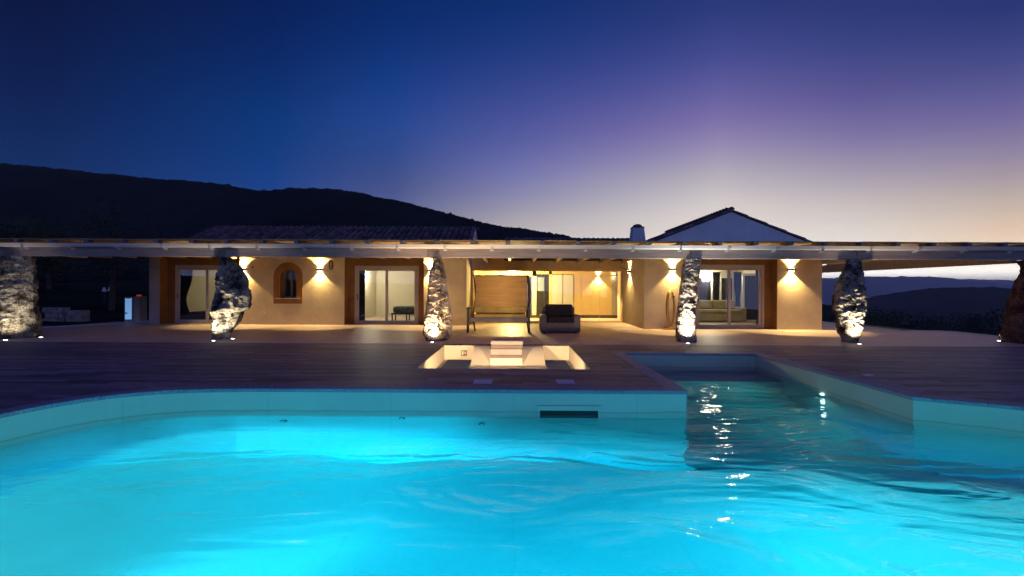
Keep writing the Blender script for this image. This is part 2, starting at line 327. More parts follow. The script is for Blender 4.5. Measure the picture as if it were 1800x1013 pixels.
def thing(name, label, cat, loc=(0, 0, 0), group=None):
    o = bpy.data.objects.new(name, None); COL.objects.link(o); o.location = loc; o.empty_display_size = 0.2
    return tag(o, label, cat, group)
def copy_tree(o, parent=None):
    c = o.copy(); COL.objects.link(c); c.parent = parent
    for ch in list(o.children): copy_tree(ch, c)
    return c
def ring_mesh(outer, holes, z):
    loops = [outer] + holes; tri = tessellate_polygon([[Vector((x, y, 0)) for x, y in lp] for lp in loops])
    vs = [(x, y, z) for lp in loops for x, y in lp]
    m = MB()
    fs = []
    for t in tri:
        a, b, c = [Vector(vs[i]) for i in t]
        fs.append(t if (b-a).cross(c-a).z > 0 else t[::-1])
    return m.add(vs, fs)

# ------------------------------------------------------------ pool outline
CX = (904.0)
def X(px, d): return (px - CX) / 800.0 * d
def HOR(px): return 506.5 + 0.0045 * (px - 900)
ctrl_l = [(-6.05, -3.0), (-6.05, 1.0), (-6.05, 4.1), (-6.02, 4.8), (-5.93, 5.35), (-5.77, 5.82), (-5.48, 6.2), (-5.0, 6.47), (-4.5, 6.58), (-3.9, 6.64), (-3.2, 6.65)]
def catmull(p, k=5):
    o = []
    for i in range(len(p)-1):
        a, b, c, d = p[max(i-1, 0)], p[i], p[i+1], p[min(i+2, len(p)-1)]
        for j in range(k):
            t = j/k
            o.append(tuple(0.5*((2*b[q]) + (-a[q]+c[q])*t + (2*a[q]-5*b[q]+4*c[q]-d[q])*t*t + (-a[q]+3*b[q]-3*c[q]+d[q])*t**3) for q in (0, 1)))
    o.append(p[-1]); return o
ctrl_r = [(5.55, 6.35), (6.5, 5.85), (7.15, 5.3), (7.5, 4.5), (7.6, 3.6), (7.6, 1.0), (7.6, -3.0)]
POOL = catmull(ctrl_l[2:], 4)
POOL = [(-6.05, -3.0)] + POOL + [(2.52, 6.65), (2.52, 10.5), (5.55, 10.5)] + catmull(ctrl_r[:5], 4) + [(7.6, -3.0)]
POOL = POOL[::-1]                          # ccw seen from above
def offset_poly(P, d):
    n = len(P); o = []
    for i in range(n):
        a, b, c = Vector(P[i-1]), Vector(P[i]), Vector(P[(i+1) % n])
        e1 = (b-a).normalized(); e2 = (c-b).normalized()
        n1 = Vector((e1.y, -e1.x)); n2 = Vector((e2.y, -e2.x)); s = n1+n2
        if s.length < 1e-6: s = n1
        s.normalize(); o.append(tuple(b + s*(d/max(0.3, s.dot(n1)))))
    return o
area = sum(POOL[i-1][0]*POOL[i][1]-POOL[i][0]*POOL[i-1][1] for i in range(len(POOL)))
if area < 0: POOL = POOL[::-1]
PIT = (-1.83, 8.45, 1.445, 12.0)
WZ = -0.385; FLOOR = -2.05

# ---- ground with a hole for terrace and pool
xs = [-6000,-2500,-1200,-600,-300,-160,-100,-70,-50,-38,-30,-25,-21,-18.4,-14,-7,0,7,14.3,17.2,22,27,34,44,60,85,120,180,300,600,1200,2500,6000]
ys = [-3000,-900,-300,-100,-40,-18,-8,0,6,12,18,24.2,27,31,36,44,55,70,90,120,170,260,420,800,1600,3200,7000]
def gz(x, y):
    h = -0.12
    r = max(0, x-16.5); h -= 0.16*min(r, 60) + 0.10*max(0, min(r-60, 1500))
    b = max(0, y-25)
    h += (0.04*min(b, 200) if x < 0 else -0.06*min(b, 200)) * min(1, abs(x)/30)
    l = max(0, -x-22); h += 0.05*min(l, 200)
    if r > 0 or b > 2 or l > 0: h += 0.25*noise.noise(Vector((x*0.12, y*0.12, 0)))
    return h
gm = MB(); vs = [(x, y, gz(x, y)) for y in ys for x in xs]; nx = len(xs); fs = []
for j in range(len(ys)-1):
    for i in range(nx-1):
        if xs[i] >= -18.4 and xs[i+1] <= 17.2 and ys[j] >= -8 and ys[j+1] <= 24.2: continue
        fs.append((j*nx+i, j*nx+i+1, (j+1)*nx+i+1, (j+1)*nx+i))
gm.add(vs, fs); tag(gm.build('ground', EARTH, smooth=True), kind='structure')
tag(box(-27, 12, -0.5, -16.2, 17.8, -0.06).build('gravel_path', GRAVEL), kind='structure')

# ---- deck slab and planks
deck_outer = [(-18.4, -8), (17.2, -8), (17.2, 12.15), (-18.4, 12.15)]
hole_pool = offset_poly(POOL, 0.03)
pitp = [(PIT[0], PIT[1]), (PIT[2], PIT[1]), (PIT[2], PIT[3]), (PIT[0], PIT[3])]
deck = ring_mesh(deck_outer, [hole_pool, pitp], -0.024)
deck.add([(-18.4,-8,-0.024),(17.2,-8,-0.024),(17.2,12.15,-0.024),(17.2,12.15,-4),(17.2,-8,-4),(-18.4,-8,-4),(-18.4,12.15,-0.024),(-18.4,12.15,-4)], [(0,5,4,1),(1,4,3,2),(6,7,5,0)])
deck = tag(deck.build('pool_deck', DECKBASE), kind='structure')
cut = offset_poly(POOL, 0.13)
def cross(y, P):
    c = []
    n = len(P)
    for i in range(n):
        (xa, ya), (xb, yb) = P[i], P[(i+1) % n]
        if (ya <= y) != (yb <= y): c.append(xa+(y-ya)/(yb-ya)*(xb-xa))
    return sorted(c)
pitch = (PIT[3]-PIT[1])/24; planks = []
for k in range(-46, 25):
    y0 = PIT[1]+k*pitch; y1 = y0+pitch-0.005; ym = (y0+y1)/2
    ivs = [(-18.4, 17.2)]
    cs = cross(ym, cut); holes = [(cs[i], cs[i+1]) for i in range(0, len(cs)-1, 2)]
    if PIT[1]-0.001 < ym < PIT[3]: holes.append((PIT[0], PIT[2]))
    for h in holes:
        nv = []
        for a, b in ivs:
            if h[1] <= a or h[0] >= b: nv.append((a, b)); continue
            if h[0] > a: nv.append((a, h[0]))
            if h[1] < b: nv.append((h[1], b))
        ivs = nv
    Lp = 1.2; ph = -20 + (k*0.43 % 1.2) + random.uniform(-0.05, 0.05)
    for a, b in ivs:
        x = ph
        while x < b:
            u, v = max(a, x), min(b, x+Lp-0.004)
            if v-u > 0.03: planks.append((u, v, y0, y1, random.uniform(-0.0025, 0.0), random.random()))
            x += Lp
def seen(p):
    return p[3] > 3 and min(abs(p[0]), abs(p[1])) / p[3] < 1.14 or (p[0] < 0 < p[1])
vis = sorted([p for p in planks if seen(p)], key=lambda p: p[2]); near = vis[:300]; nid = set(map(id, near))
def tone(o, vals):
    a = o.data.attributes.new('tone', 'FLOAT', 'FACE')
    a.data.foreach_set('value', vals)
for p in near:
    o = box(p[0], p[2], -0.022, p[1], p[3], p[4]).build('plank', PLANK, deck); tone(o, [p[5]]*6)
rm = MB(); tv = []
for p in planks:
    if id(p) not in nid: rm.box(p[0], p[2], -0.022, p[1], p[3], p[4]); tv += [p[5]]*6
rest = rm.build('plank_field', PLANK, deck); rest['kind'] = 'stuff'; tone(rest, tv)

# ---- porch floor
pf = [(-17.0, 12.15), (15.62, 12.15), (15.62, 16.5), (14.1, 16.62), (14.1, 24.2), (-15.3, 24.2), (-15.62, 19.4), (-16.9, 16.2)]
tag(MB().prism(pf, 'z', -3.0, 0.0).build('porch_floor', PORCH), kind='structure')
def strip(path, w, z0, z1):
    m = MB()
    for a, b in zip(path[:-1], path[1:]):
        a, b = Vector(a), Vector(b); e = (b-a).normalized(); nn = Vector((-e.y, e.x))*w
        m.prism([tuple(a), tuple(b), tuple(b+nn), tuple(a+nn)], 'z', z0, z1)
    return m
tag(strip([(15.625, 12.2), (15.625, 16.5), (14.105, 16.63), (14.105, 24.2)], -0.16, -0.4, 0.02).build('terrace_edge', PLASTER_W), kind='structure')
tag(strip([(-15.3, 24.2), (-15.63, 19.4), (-16.91, 16.2), (-17.01, 12.2)], -0.16, -0.4, 0.02).build('terrace_edge', PLASTER_W), kind='structure')
tag(box(15.8, 12.15, -3, 17.2, 12.16, -0.03).build('terrace_wall', PLASTER_G), kind='structure')

# ---- pool basin
n = len(POOL); bm_ = MB()
vs = [(x, y, z) for z in (-0.03, FLOOR) for x, y in POOL]
bm_.add(vs, [(i, n+i, n+(i+1) % n, (i+1) % n) for i in range(n)])
fl = ring_mesh(POOL, [], FLOOR); bm_.add(fl.v, fl.f)
basin = tag(bm_.build('pool_basin', LINER), kind='structure')
for (ya, yb, z) in ((9.38, 10.49, -0.45),):
    box(2.53, ya, FLOOR+0.01, 5.54, yb, z).build('step', LINER, basin, bevel=0.02)
wp = offset_poly(POOL, 0.015)
tag(MB().prism(wp, 'z', FLOOR-0.1, WZ).build('pool_water', WATER), kind='structure')
# coping stones
cop = thing('pool_coping', 'rough granite coping running round the pool edge, pale blue in the dusk', 'coping', (0, 6.7, 0))
outer = offset_poly(POOL, 0.24); inner = offset_poly(POOL, -0.02)
path = []; n = len(POOL)
for i in range(n):
    a, b = i, (i+1) % n; Ls = (Vector(POOL[b])-Vector(POOL[a])).length; k = max(1, round(Ls/1.0))
    for j in range(k):
        t = j/k; path.append((Vector(inner[a]).lerp(Vector(inner[b]), t), Vector(outer[a]).lerp(Vector(outer[b]), t), Ls/k))
i = 0; m_ = len(path)
while i < m_:
    acc = 0; seg = [path[i]]
    while i < m_ and acc < 0.75:
        acc += path[i][2]; i += 1; seg.append(path[i % m_])
    mb = MB(); q = len(seg); vs = []
    dz = random.uniform(-0.002, 0.002)
    for s_i, (a, b, _) in enumerate(seg):
        if s_i == 0: sh = (seg[1][0]-seg[0][0]).normalized()*0.003
        elif s_i == q-1: sh = -(seg[-1][0]-seg[-2][0]).normalized()*0.003
        else: sh = Vector((0, 0))
        a = a+sh; b = b+sh
        vs += [(a.x, a.y, -0.035), (b.x, b.y, -0.035), (b.x, b.y, 0.014+dz), (a.x, a.y, 0.014+dz)]
    fs = [(s_i*4+k, s_i*4+(k+1) % 4, s_i*4+4+(k+1) % 4, s_i*4+4+k) for s_i in range(q-1) for k in range(4)]
    fs += [(0, 3, 2, 1), (4*q-4, 4*q-3, 4*q-2, 4*q-1)]
    mb.add(vs, fs).build('coping_stone', COPING, cop)

# ---- pool fittings
t = thing('pool_skimmer', 'wide black skimmer slot in the pool wall just at the waterline', 'skimmer', (0.87, 6.64, -0.39))
x0, x1 = X(950, 6.65), X(1052, 6.65)
f = MB(); zt, zb = -0.225, -0.41
f.box(x0-0.05, 6.635, zb, x0, 6.652, zt); f.box(x1, 6.635, zb, x1+0.05, 6.652, zt); f.box(x0-0.05, 6.635, zt, x1+0.05, 6.652, zt+0.01); f.box(x0-0.05, 6.64, -0.285, x1+0.05, 6.652, zt)
f.build('frame', LINER, t); box(x0, 6.642, zb, x1, 6.6515, -0.285).build('slot', BLACK, t); box(x0+0.03, 6.630, -0.375, x1-0.03, 6.641, -0.345).build('weir_flap', DARKM, t)  # black plate in place of a cut recess, its shade in the colour
for i, (a, b, c, d_, lb) in enumerate(((834, 866, 7.12, 7.42, 'square pale skimmer lid in the deck, left of the pair'), (979, 1010, 7.16, 7.46, 'square pale skimmer lid in the deck, right of the pair'))):
    t = thing('skimmer_lid', lb, 'lid', ((X(a, 7.3)+X(b, 7.3))/2, (c+d_)/2, 0), 'skimmer lids in the deck')
    box(X(a, 7.3), c, -0.02, X(b, 7.3), d_, 0.006).build('rim', LID, t); box(X(a, 7.3)+0.03, c+0.03, 0.006, X(b, 7.3)-0.03, d_-0.03, 0.010).build('cover', LID, t)
def pool_light(loc, nrm, target, power, label, size=0.3, col=POOLC, ang=165):
    loc = Vector(loc); nv = Vector(nrm)
    t = thing('pool_light', label, 'pool light', loc, 'underwater pool lights')
    q = nv.to_track_quat('Z', 'Y').to_matrix()
    def T(m): m.v = [tuple(q @ Vector(v) + loc) for v in m.v]; return m
    T(MB().lathe((0, 0, 0), [(size*0.62, -0.01), (size*0.62, 0.02), (size*0.54, 0.035)], 20)).build('housing', SOCK, t)
    T(MB().lathe((0, 0, 0), [(size*0.45, 0.035), (size*0.3, 0.045)], 20)).build('lens', GLOWP, t)
    p = loc + nv*0.08
    lamp('SPOT', 'pool_lamp', p, target, power, col, 0.12, ang, 0.9, t)
pool_light((-6.04, 2.5, -0.85), (1, 0, 0), (-4.95, 3.75, -2.05), 14500, 'round underwater light low in the left pool wall, the farther one', ang=78)
pool_light((-6.04, 1.4, -0.75), (1, 0, 0), (-2.4, 2.5, -2.9), 15500, 'round underwater light low in the left pool wall, the nearer one', ang=68)
pool_light((7.59, 3.2, -0.85), (-1, 0, 0), (6.1, 3.7, -2.05), 17000, 'round underwater light low in the right pool wall, the farther one', ang=66)
pool_light((7.59, 1.4, -0.75), (-1, 0, 0), (3.9, 2.9, -2.9), 21000, 'round underwater light low in the right pool wall, the nearer one', ang=68)
pool_light((-1.6, -2.99, -0.75), (0, 1, 0), (-1.2, 1.2, -3.2), 5500, 'round underwater light in the near pool wall, left one', ang=60)
pool_light((3.2, -2.99, -0.75), (0, 1, 0), (1.2, 1.2, -3.6), 1800, 'round underwater light in the near pool wall, right one', ang=60)
pool_light((-2.9, -2.99, -0.9), (0, 1, 0), (-2.75, 6.65, -0.5), 6500, 'round underwater light in the near pool wall, farthest left one', ang=32)
t = thing('pool_light', 'small bright light at the waterline on the side wall of the bay', 'pool light', (5.54, 8.2, -0.43), 'underwater pool lights')
MB().tube([(5.549, 8.2, -0.40), (5.515, 8.2, -0.40)], 0.035, 12).build('lens', GLOWP, t)
lamp('SPOT', 'bay_lamp', (5.46, 8.2, -0.52), (4.0, 8.0, -1.6), 60, (0.25, 0.95, 0.9), 0.06, 165, 0.8, t)

for (px, z, lb) in ((708, -0.47, 'small dark inlet nozzle just under the waterline, left of the skimmer'), (500, -0.66, 'small dark inlet nozzle in the curved left part of the far pool wall'), (848, -0.72, 'small dark inlet nozzle lower down the wall, nearest the skimmer')):
    nx_ = X(px, 6.65); t = thing('pool_nozzle', lb, 'nozzle', (nx_, 6.64, z), 'inlet nozzles in the pool wall')
    MB().tube([(nx_, 6.649, z), (nx_, 6.62, z)], 0.045, 14).build('ring', DARKM, t); MB().tube([(nx_, 6.62, z), (nx_, 6.605, z)], 0.022, 10).build('eyeball', SOCK, t)
fx = X(1524, 8.0); t = thing('deck_fitting', 'small round pale fitting set in the deck right of the pool bay', 'fitting', (fx, 8.0, 0))
MB().lathe((fx, 8.0, -0.01), [(0.075, 0), (0.075, 0.016), (0.06, 0.02)], 18).build('rim', LID, t); MB().lathe((fx, 8.0, 0.010), [(0.05, 0), (0.04, 0.006)], 16).build('cap', SOCK, t)

# ---- spa pit
x0, y0, x1, y1 = PIT
m = MB(); zf = -1.3
vs = [(x0,y0,0),(x1,y0,0),(x1,y1,0),(x0,y1,0),(x0,y0,zf),(x1,y0,zf),(x1,y1,zf),(x0,y1,zf)]
m.add(vs, [(0,1,5,4),(1,2,6,5),(2,3,7,6),(3,0,4,7),(4,5,6,7)])
pit = tag(m.build('spa_pit', PITW), kind='structure')
m = MB(); nn = 14
for k in range(nn+1):
    u = k/nn; yy = 12.0-0.005-1.05*u; z = -0.02-0.40*(1-math.cos(u*math.pi))/2-0.02*u
    m.v += [(-1.07+0.03*(1-u), yy, z), (0.78-0.03*(1-u), yy, z), (0.78-0.03*(1-u), yy, zf+0.01), (-1.07+0.03*(1-u), yy, zf+0.01)]
m.f = [(4*k+i, 4*k+4+i, 4*k+4+(i+1) % 4, 4*k+(i+1) % 4) for k in range(nn) for i in (0, 1, 3)] + [(4*nn, 4*nn+1, 4*nn+2, 4*nn+3), (3, 2, 1, 0)]
m.build('reclining_ledge', PITW, pit)
for a_, b_ in ((x0+0.09, -1.085), (0.795, x1-0.09)):
    box(a_, y0+0.06, -0.52, b_, y1-0.09, -0.385).build('dark_mat', pmat('slate_mat', (0.09, 0.12, 0.18), 0.95, 0.1, 3, spec=0.1), pit, bevel=0.015)
PITF = pmat('slate_pit_floor', (0.10, 0.12, 0.16), 0.6, 0.1, 3)
fl2 = box(x0+0.005, y0+0.005, -0.55, x1-0.005, y1-0.005, -0.47); fl2.build('pit_floor', PITF, pit)
tag(MB().box(x0-0.01, y0-0.01, zf-0.05, x1+0.01, y1+0.01, -0.40).build('spa_water', SPAW), kind='structure')
for sx in (-1.45, 1.06): pass
for i, (sx, tx, pw) in enumerate(((-0.95, -0.6, 520), (0.62, 0.3, 380))):
    t = thing('spa_light', ('warm spa light in the near wall of the pit, left one', 'warm spa light in the near wall of the pit, right one')[i], 'spa light', (sx, y0+0.01, -0.2), 'warm lights in the spa pit')
    MB().tube([(sx, y0+0.001, -0.2), (sx, y0+0.03, -0.2)], 0.06, 14).build('lens', GLOW, t)
    lamp('SPOT', 'spa_lamp', (sx, y0+0.08, -0.2), (tx, y1, -0.25), pw, (1, 0.74, 0.46), 0.08, 120, 0.9, t)
t = thing('wall_socket', 'small square fitting on the far left wall of the spa pit', 'fitting', (X(816, 12), 11.99, -0.22))
cx = X(816, 12)
box(cx-0.08, 11.985, -0.29, cx+0.08, 11.998, -0.15).build('plate', PADD, t); box(cx-0.06, 11.981, -0.27, cx-0.005, 11.986, -0.17).build('insert', PITW, t); box(cx+0.012, 11.981, -0.25, cx+0.06, 11.986, -0.18).build('insert', PITW, t)
# padded two-step stool
t = thing('padded_block', 'two-tier cream padded block standing on the lit ledge of the spa pit', 'stool', (X(891, 11.3), 11.3, -0.36))
sa, sb = X(862, 11.2), X(920, 11.2)
box(sa+0.01, 11.16, 0.095, sb, 11.62, 0.205).build('pad', PADM, t, bevel=0.04, seg=3); box(sa+0.02, 11.18, 0.012, sb-0.01, 11.6, 0.095).build('shade_band', PADD, t, bevel=0.015)  # dark bands put the shade of the pad fronts into the colour
box(sa, 11.14, -0.15, sb-0.01, 11.6, 0.012).build('pad', PADM, t, bevel=0.04, seg=3); box(sa+0.01, 11.16, -0.225, sb-0.02, 11.58, -0.15).build('shade_band', PADD, t, bevel=0.015)
box(sa+0.01, 11.17, -0.42, sb-0.02, 11.57, -0.225).build('plinth', PITW, t)

# ------------------------------------------------------------ villa
villa = thing('villa', 'long single-storey cream villa with ochre door recesses and clay tile roofs behind the pool terrace', 'house', (0, 18, 0))
YL, YR, YC = 18.1, 16.9, 20.3
HZ = 2.95
def wall(x0, y0, x1, y1, m=PLASTER, z0=0.0, z1=HZ, name='wall'): return box(x0, y0, z0, x1, y1, z1).build(name, m, villa)
XA, XB, XCc, XD, XE, XF = -14.58, -14.16, -10.95, -6.77, -3.60, -1.90
wall(XA, YL, XB, YL+0.45, PLASTER_G)
wall(XE, YL, XF, YC+0.15)
wall(XA, YL+0.45, XA+0.3, 24.0, PLASTER_G); wall(-14.5, 23.8, 14, 24.0, PLASTER_W)
# wall with arched window: x from XCc to XD
ax0, ax1 = X(480, YL), X(531, YL); acx = (ax0+ax1)/2; ar = (ax1-ax0)/2
az0 = 1.5-(534-504.6)/800*YL; azt = 1.5+(504.6-461)/800*YL; azs = azt-ar
def arch(cx, r, z0, zs, n=20):
    return [(cx+r, z0)] + [(cx+r*math.cos(math.pi*k/n), zs+r*math.sin(math.pi*k/n)) for k in range(n+1)] + [(cx-r, z0)]
hole = arch(acx, ar-0.24, az0+0.22, azs)
def wall_with_hole(xa, xb, z0, z1, hole, ya, yb, m, name='wall', parent=villa):
    outer_ = [(xa, z0), (xb, z0), (xb, z1), (xa, z1)]
    tri = tessellate_polygon([[Vector((p[0], p[1], 0)) for p in outer_], [Vector((p[0], p[1], 0)) for p in hole]])
    al = outer_+hole; nA = len(al); mb = MB(); vs = [(p[0], ya, p[1]) for p in al]+[(p[0], yb, p[1]) for p in al]; fs = []
    for tt in tri:
        a, b, c = [Vector((al[i][0], al[i][1], 0)) for i in tt]
        if (b-a).cross(c-a).z < 0: tt = tt[::-1]
        fs.append(tt); fs.append(tuple(i+nA for i in tt[::-1]))
    def side(lo, k, flip):
        for i in range(k):
            a, b = lo+i, lo+(i+1) % k; q = (a, b, b+nA, a+nA); fs.append(q if flip else q[::-1])
    side(0, 4, False); side(4, len(hole), True)
    mb.add(vs, fs); return mb.build(name, m, parent)
wall_with_hole(XCc, XD, 0, HZ, hole, YL, YL+0.45, PLASTER)
# arched surround ring, window, sill
aw = MB(); o_ = arch(acx, ar, az0, azs); h_ = arch(acx, ar-0.24, az0+0.22, azs)
win = bpy.data.objects.new('arched_window', None); COL.objects.link(win); win.parent = villa; win.location = (acx, YL-18, 1.4)
tri = tessellate_polygon([[Vector((p[0], p[1], 0)) for p in o_], [Vector((p[0], p[1], 0)) for p in h_]]); al = o_+h_; nA = len(al)
vs = [(p[0], YL-0.02, p[1]) for p in al]+[(p[0], YL-0.001, p[1]) for p in al]; fs = []
for tt in tri:
    a, b, c = [Vector((al[i][0], al[i][1], 0)) for i in tt]
    if (b-a).cross(c-a).z < 0: tt = tt[::-1]
    fs.append(tt)
for i in range(len(o_)): a, b = i, (i+1) % len(o_); fs.append((b, a, a+nA, b+nA))
aw.add(vs, fs).build('surround', OCHRE, win)
rr = ar-0.24
lin = MB(); h2 = arch(acx, rr-0.012, az0+0.232, azs); nh = len(hole)
lin.v = [(p[0], yy, p[1]) for p, yy in [(q, YL-0.0005) for q in hole]+[(q, YL+0.44) for q in hole]+[(q, YL-0.0005) for q in h2]+[(q, YL+0.44) for q in h2]]
lin.f = [(2*nh+i, 2*nh+(i+1) % nh, 3*nh+(i+1) % nh, 3*nh+i) for i in range(nh)] + [(i, (i+1) % nh, 2*nh+(i+1) % nh, 2*nh+i) for i in range(nh)]
lin.build('reveal', OCHRE, win)
fr = MB()
fr.box(acx-rr, YL+0.3, az0+0.22, acx-rr+0.07, YL+0.36, azs); fr.box(acx+rr-0.07, YL+0.3, az0+0.22, acx+rr, YL+0.36, azs)
fr.box(acx-rr, YL+0.3, az0+0.22, acx+rr, YL+0.36, az0+0.29); fr.box(acx-0.04, YL+0.29, az0+0.29, acx+0.04, YL+0.37, azs+rr*0.9)
for k in range(12):
    a0, a1 = math.pi*k/12, math.pi*(k+1)/12
    fr.prism([(acx+rr*math.cos(a0), azs+rr*math.sin(a0)), (acx+rr*math.cos(a1), azs+rr*math.sin(a1)), (acx+(rr-.07)*math.cos(a1), azs+(rr-.07)*math.sin(a1)), (acx+(rr-.07)*math.cos(a0), azs+(rr-.07)*math.sin(a0))], 'y', YL+0.3, YL+0.36)
fr.build('frame', DARKF, win)
MB().prism(arch(acx, rr, az0+0.22, azs), 'y', YL+0.325, YL+0.333).build('pane', GLASS, win)
box(acx-rr-0.16, YL-0.05, az0+0.2, acx+rr+0.16, YL+0.3, az0+0.225).build('sill', PLASTER_W, win)

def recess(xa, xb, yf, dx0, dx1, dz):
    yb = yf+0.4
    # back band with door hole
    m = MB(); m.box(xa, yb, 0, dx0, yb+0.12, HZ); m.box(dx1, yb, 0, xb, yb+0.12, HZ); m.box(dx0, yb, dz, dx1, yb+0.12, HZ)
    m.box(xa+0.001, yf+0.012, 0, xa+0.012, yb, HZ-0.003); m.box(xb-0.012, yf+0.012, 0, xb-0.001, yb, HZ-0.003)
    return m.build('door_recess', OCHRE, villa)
def sliding_door(x0, x1, y, z1, label=None):
    d = bpy.data.objects.new('sliding_door', None); COL.objects.link(d); d.parent = villa; d.location = ((x0+x1)/2, y-18, 0)
    f = MB(); w = 0.075
    f.box(x0, y, 0.0, x0+w, y+0.1, z1); f.box(x1-w, y, 0.0, x1, y+0.1, z1); f.box(x0+w, y, z1-w-0.03, x1-w, y+0.1, z1); f.box(x0+w, y, 0.0, x1-w, y+0.1, 0.05)
    f.build('frame', FRAME, d, bevel=0.006)
    xm = (x0+x1)/2; s = 0.1
    for (a, b, yy) in ((x0+w, xm+0.05, y+0.015), (xm-0.05, x1-w, y+0.055)):
        q = MB(); q.box(a, yy, 0.05, a+s, yy+0.035, z1-w-0.03); q.box(b-s, yy, 0.05, b, yy+0.035, z1-w-0.03)
        q.box(a+s, yy, z1-w-0.13, b-s, yy+0.035, z1-w-0.03); q.box(a+s, yy, 0.05, b-s, yy+0.035, 0.15)
        q.build('sash', FRAME, d, bevel=0.004)
        box(a+s, yy+0.014, 0.15, b-s, yy+0.02, z1-w-0.13).build('pane', GLASS, d)
    box(x0+w+0.035, y-0.02, 1.0, x0+w+0.055, y+0.015, 1.22).build('handle', DARKM, d)
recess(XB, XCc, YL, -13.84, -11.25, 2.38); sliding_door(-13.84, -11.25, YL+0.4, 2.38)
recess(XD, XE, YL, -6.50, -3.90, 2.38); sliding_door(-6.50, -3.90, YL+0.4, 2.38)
# right wing
RA, RB, RC, RD = 4.82, 6.62, 9.74, 11.39
wall(RA, YR, RB, YR+0.45); wall(RC, YR, RD, YR+0.45)
wall(RA, YR+0.45, RA+0.3, YC+0.3); wall(RD-0.3, YR+0.45, RD, 23.8)
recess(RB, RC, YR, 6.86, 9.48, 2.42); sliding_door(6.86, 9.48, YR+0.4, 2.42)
gx = X(1284, YR)
ridge = 1.5+(508.2-373)/800*YR
slope = (508.2-373-(508.3-429))/142.0
def gzr(x): return ridge-abs(x-gx)*slope
gw = MB().prism([(RA, HZ+0.002), (RD, HZ+0.002), (RD, gzr(RD)), (gx, ridge), (RA, gzr(RA))], 'y', YR, YR+0.3); gw.build('gable_wall', PLASTER_W, villa)
ov0, ov1 = RA-0.35, RD+0.45
gw2 = MB().prism([(ov0, gzr(ov0)-0.10), (RA, gzr(RA)-0.10), (RA, gzr(RA)), (ov0, gzr(ov0))], 'y', YR, YR+0.28); gw2.build('gable_wall', PLASTER_W, villa)
gw3 = MB().prism([(RD, gzr(RD)-0.10), (ov1, gzr(ov1)-0.10), (ov1, gzr(ov1)), (RD, gzr(RD))], 'y', YR, YR+0.28); gw3.build('gable_wall', PLASTER_W, villa)
# central glazed front
cg = bpy.data.objects.new('glazed_front', None); COL.objects.link(cg); cg.parent = villa; cg.location = (1.5, YC-18, 0)
f = MB(); f.box(XF, YC, 2.26, RA, YC+0.12, 2.34); f.box(XF, YC, 0, RA, YC+0.1, 0.03)
f.box(XF, YC, 0.03, XF+0.05, YC+0.1, 2.26); f.box(RA-0.06, YC, 0.03, RA, YC+0.1, 2.26)
f.build('frame', RAFTW, cg)
gpx = [XF+0.05, X(925, YC), X(957, YC), X(990, YC), X(1022, YC), X(1055, YC), RA-0.06]
for a, b in zip(gpx[:-1], gpx[1:]):
    box(a, YC+0.045, 0.03, b-0.012, YC+0.055, 2.26).build('pane', GLASS, cg); box(b-0.012, YC+0.035, 0.03, b, YC+0.06, 2.26).build('pane_edge', FRAME, cg)
box(XF, YC-0.02, 2.34, RA, YC+0.18, HZ).build('header', RAFTW, villa)
# ---- rooms behind the doors
def room(x0, x1, y0, y1, m, floor=0.012, ceil=2.62, name='room_wall'):
    w = MB(); w.box(x0-0.1, y0, 0, x0, y1, ceil); w.box(x1, y0, 0, x1+0.1, y1, ceil); w.box(x0-0.1, y1, 0, x1+0.1, y1+0.1, ceil)
    w.build(name, m, villa); box(x0-0.1, y0, ceil, x1+0.1, y1+0.1, ceil+0.08).build('ceiling', m, villa)
    box(x0, y0, 0.0, x1, y1, floor).build('room_floor', PORCH, villa)
room(-14.2, -9.6, YL+0.53, 22.4, ROOMW); room(-7.1, -2.15, YL+0.53, 23.4, ROOMW)
room(5.2, 11.0, YR+0.53, 22.4, ROOMW)
# added ceiling lamps / wall lamps inside
def indoor_lamp(loc, nrm, label, power, col=(1, 0.86, 0.6), r=0.09):
    loc = Vector(loc); nv = Vector(nrm); t = thing('indoor_lamp', label, 'lamp', loc, 'lamps inside the rooms')
    q = nv.to_track_quat('Z', 'Y').to_matrix()
    for nm, prof, mm in (('base', [(r, 0.0), (r, 0.03)], DARKM), ('shade', [(r*0.9, 0.03), (r*1.1, 0.12), (r*0.6, 0.16)], GLOWW)):
        b = MB().lathe((0, 0, 0), prof, 14); b.v = [tuple(q @ Vector(v)+loc) for v in b.v]; b.build(nm, mm, t, smooth=False)
    lamp('POINT', 'indoor_bulb', loc+nv*0.32, None, power, col, 0.1, parent=t)
indoor_lamp((-11.0, 22.39, 2.1), (0, -1, 0), 'bright white lamp seen through the leftmost sliding door', 90)
indoor_lamp((-7.09, 21.6, 2.12), (1, 0, 0), 'tall bright lamp on the bedroom wall behind the second sliding door', 110)
indoor_lamp((X(1242, 22.3), 22.39, 1.95), (0, -1, 0), 'round lamp glowing inside the living room on the right', 110)
indoor_lamp((-4.6, 20.9, 2.61), (0, 0, -1), 'added unseen ceiling lamp in the bedroom behind the second sliding door', 60)  # lamp added to light the bedroom, fixture out of view
indoor_lamp((8.4, 19.4, 2.61), (0, 0, -1), 'added unseen ceiling lamp in the living room on the right', 60)  # unseen lamp added to brighten the living room
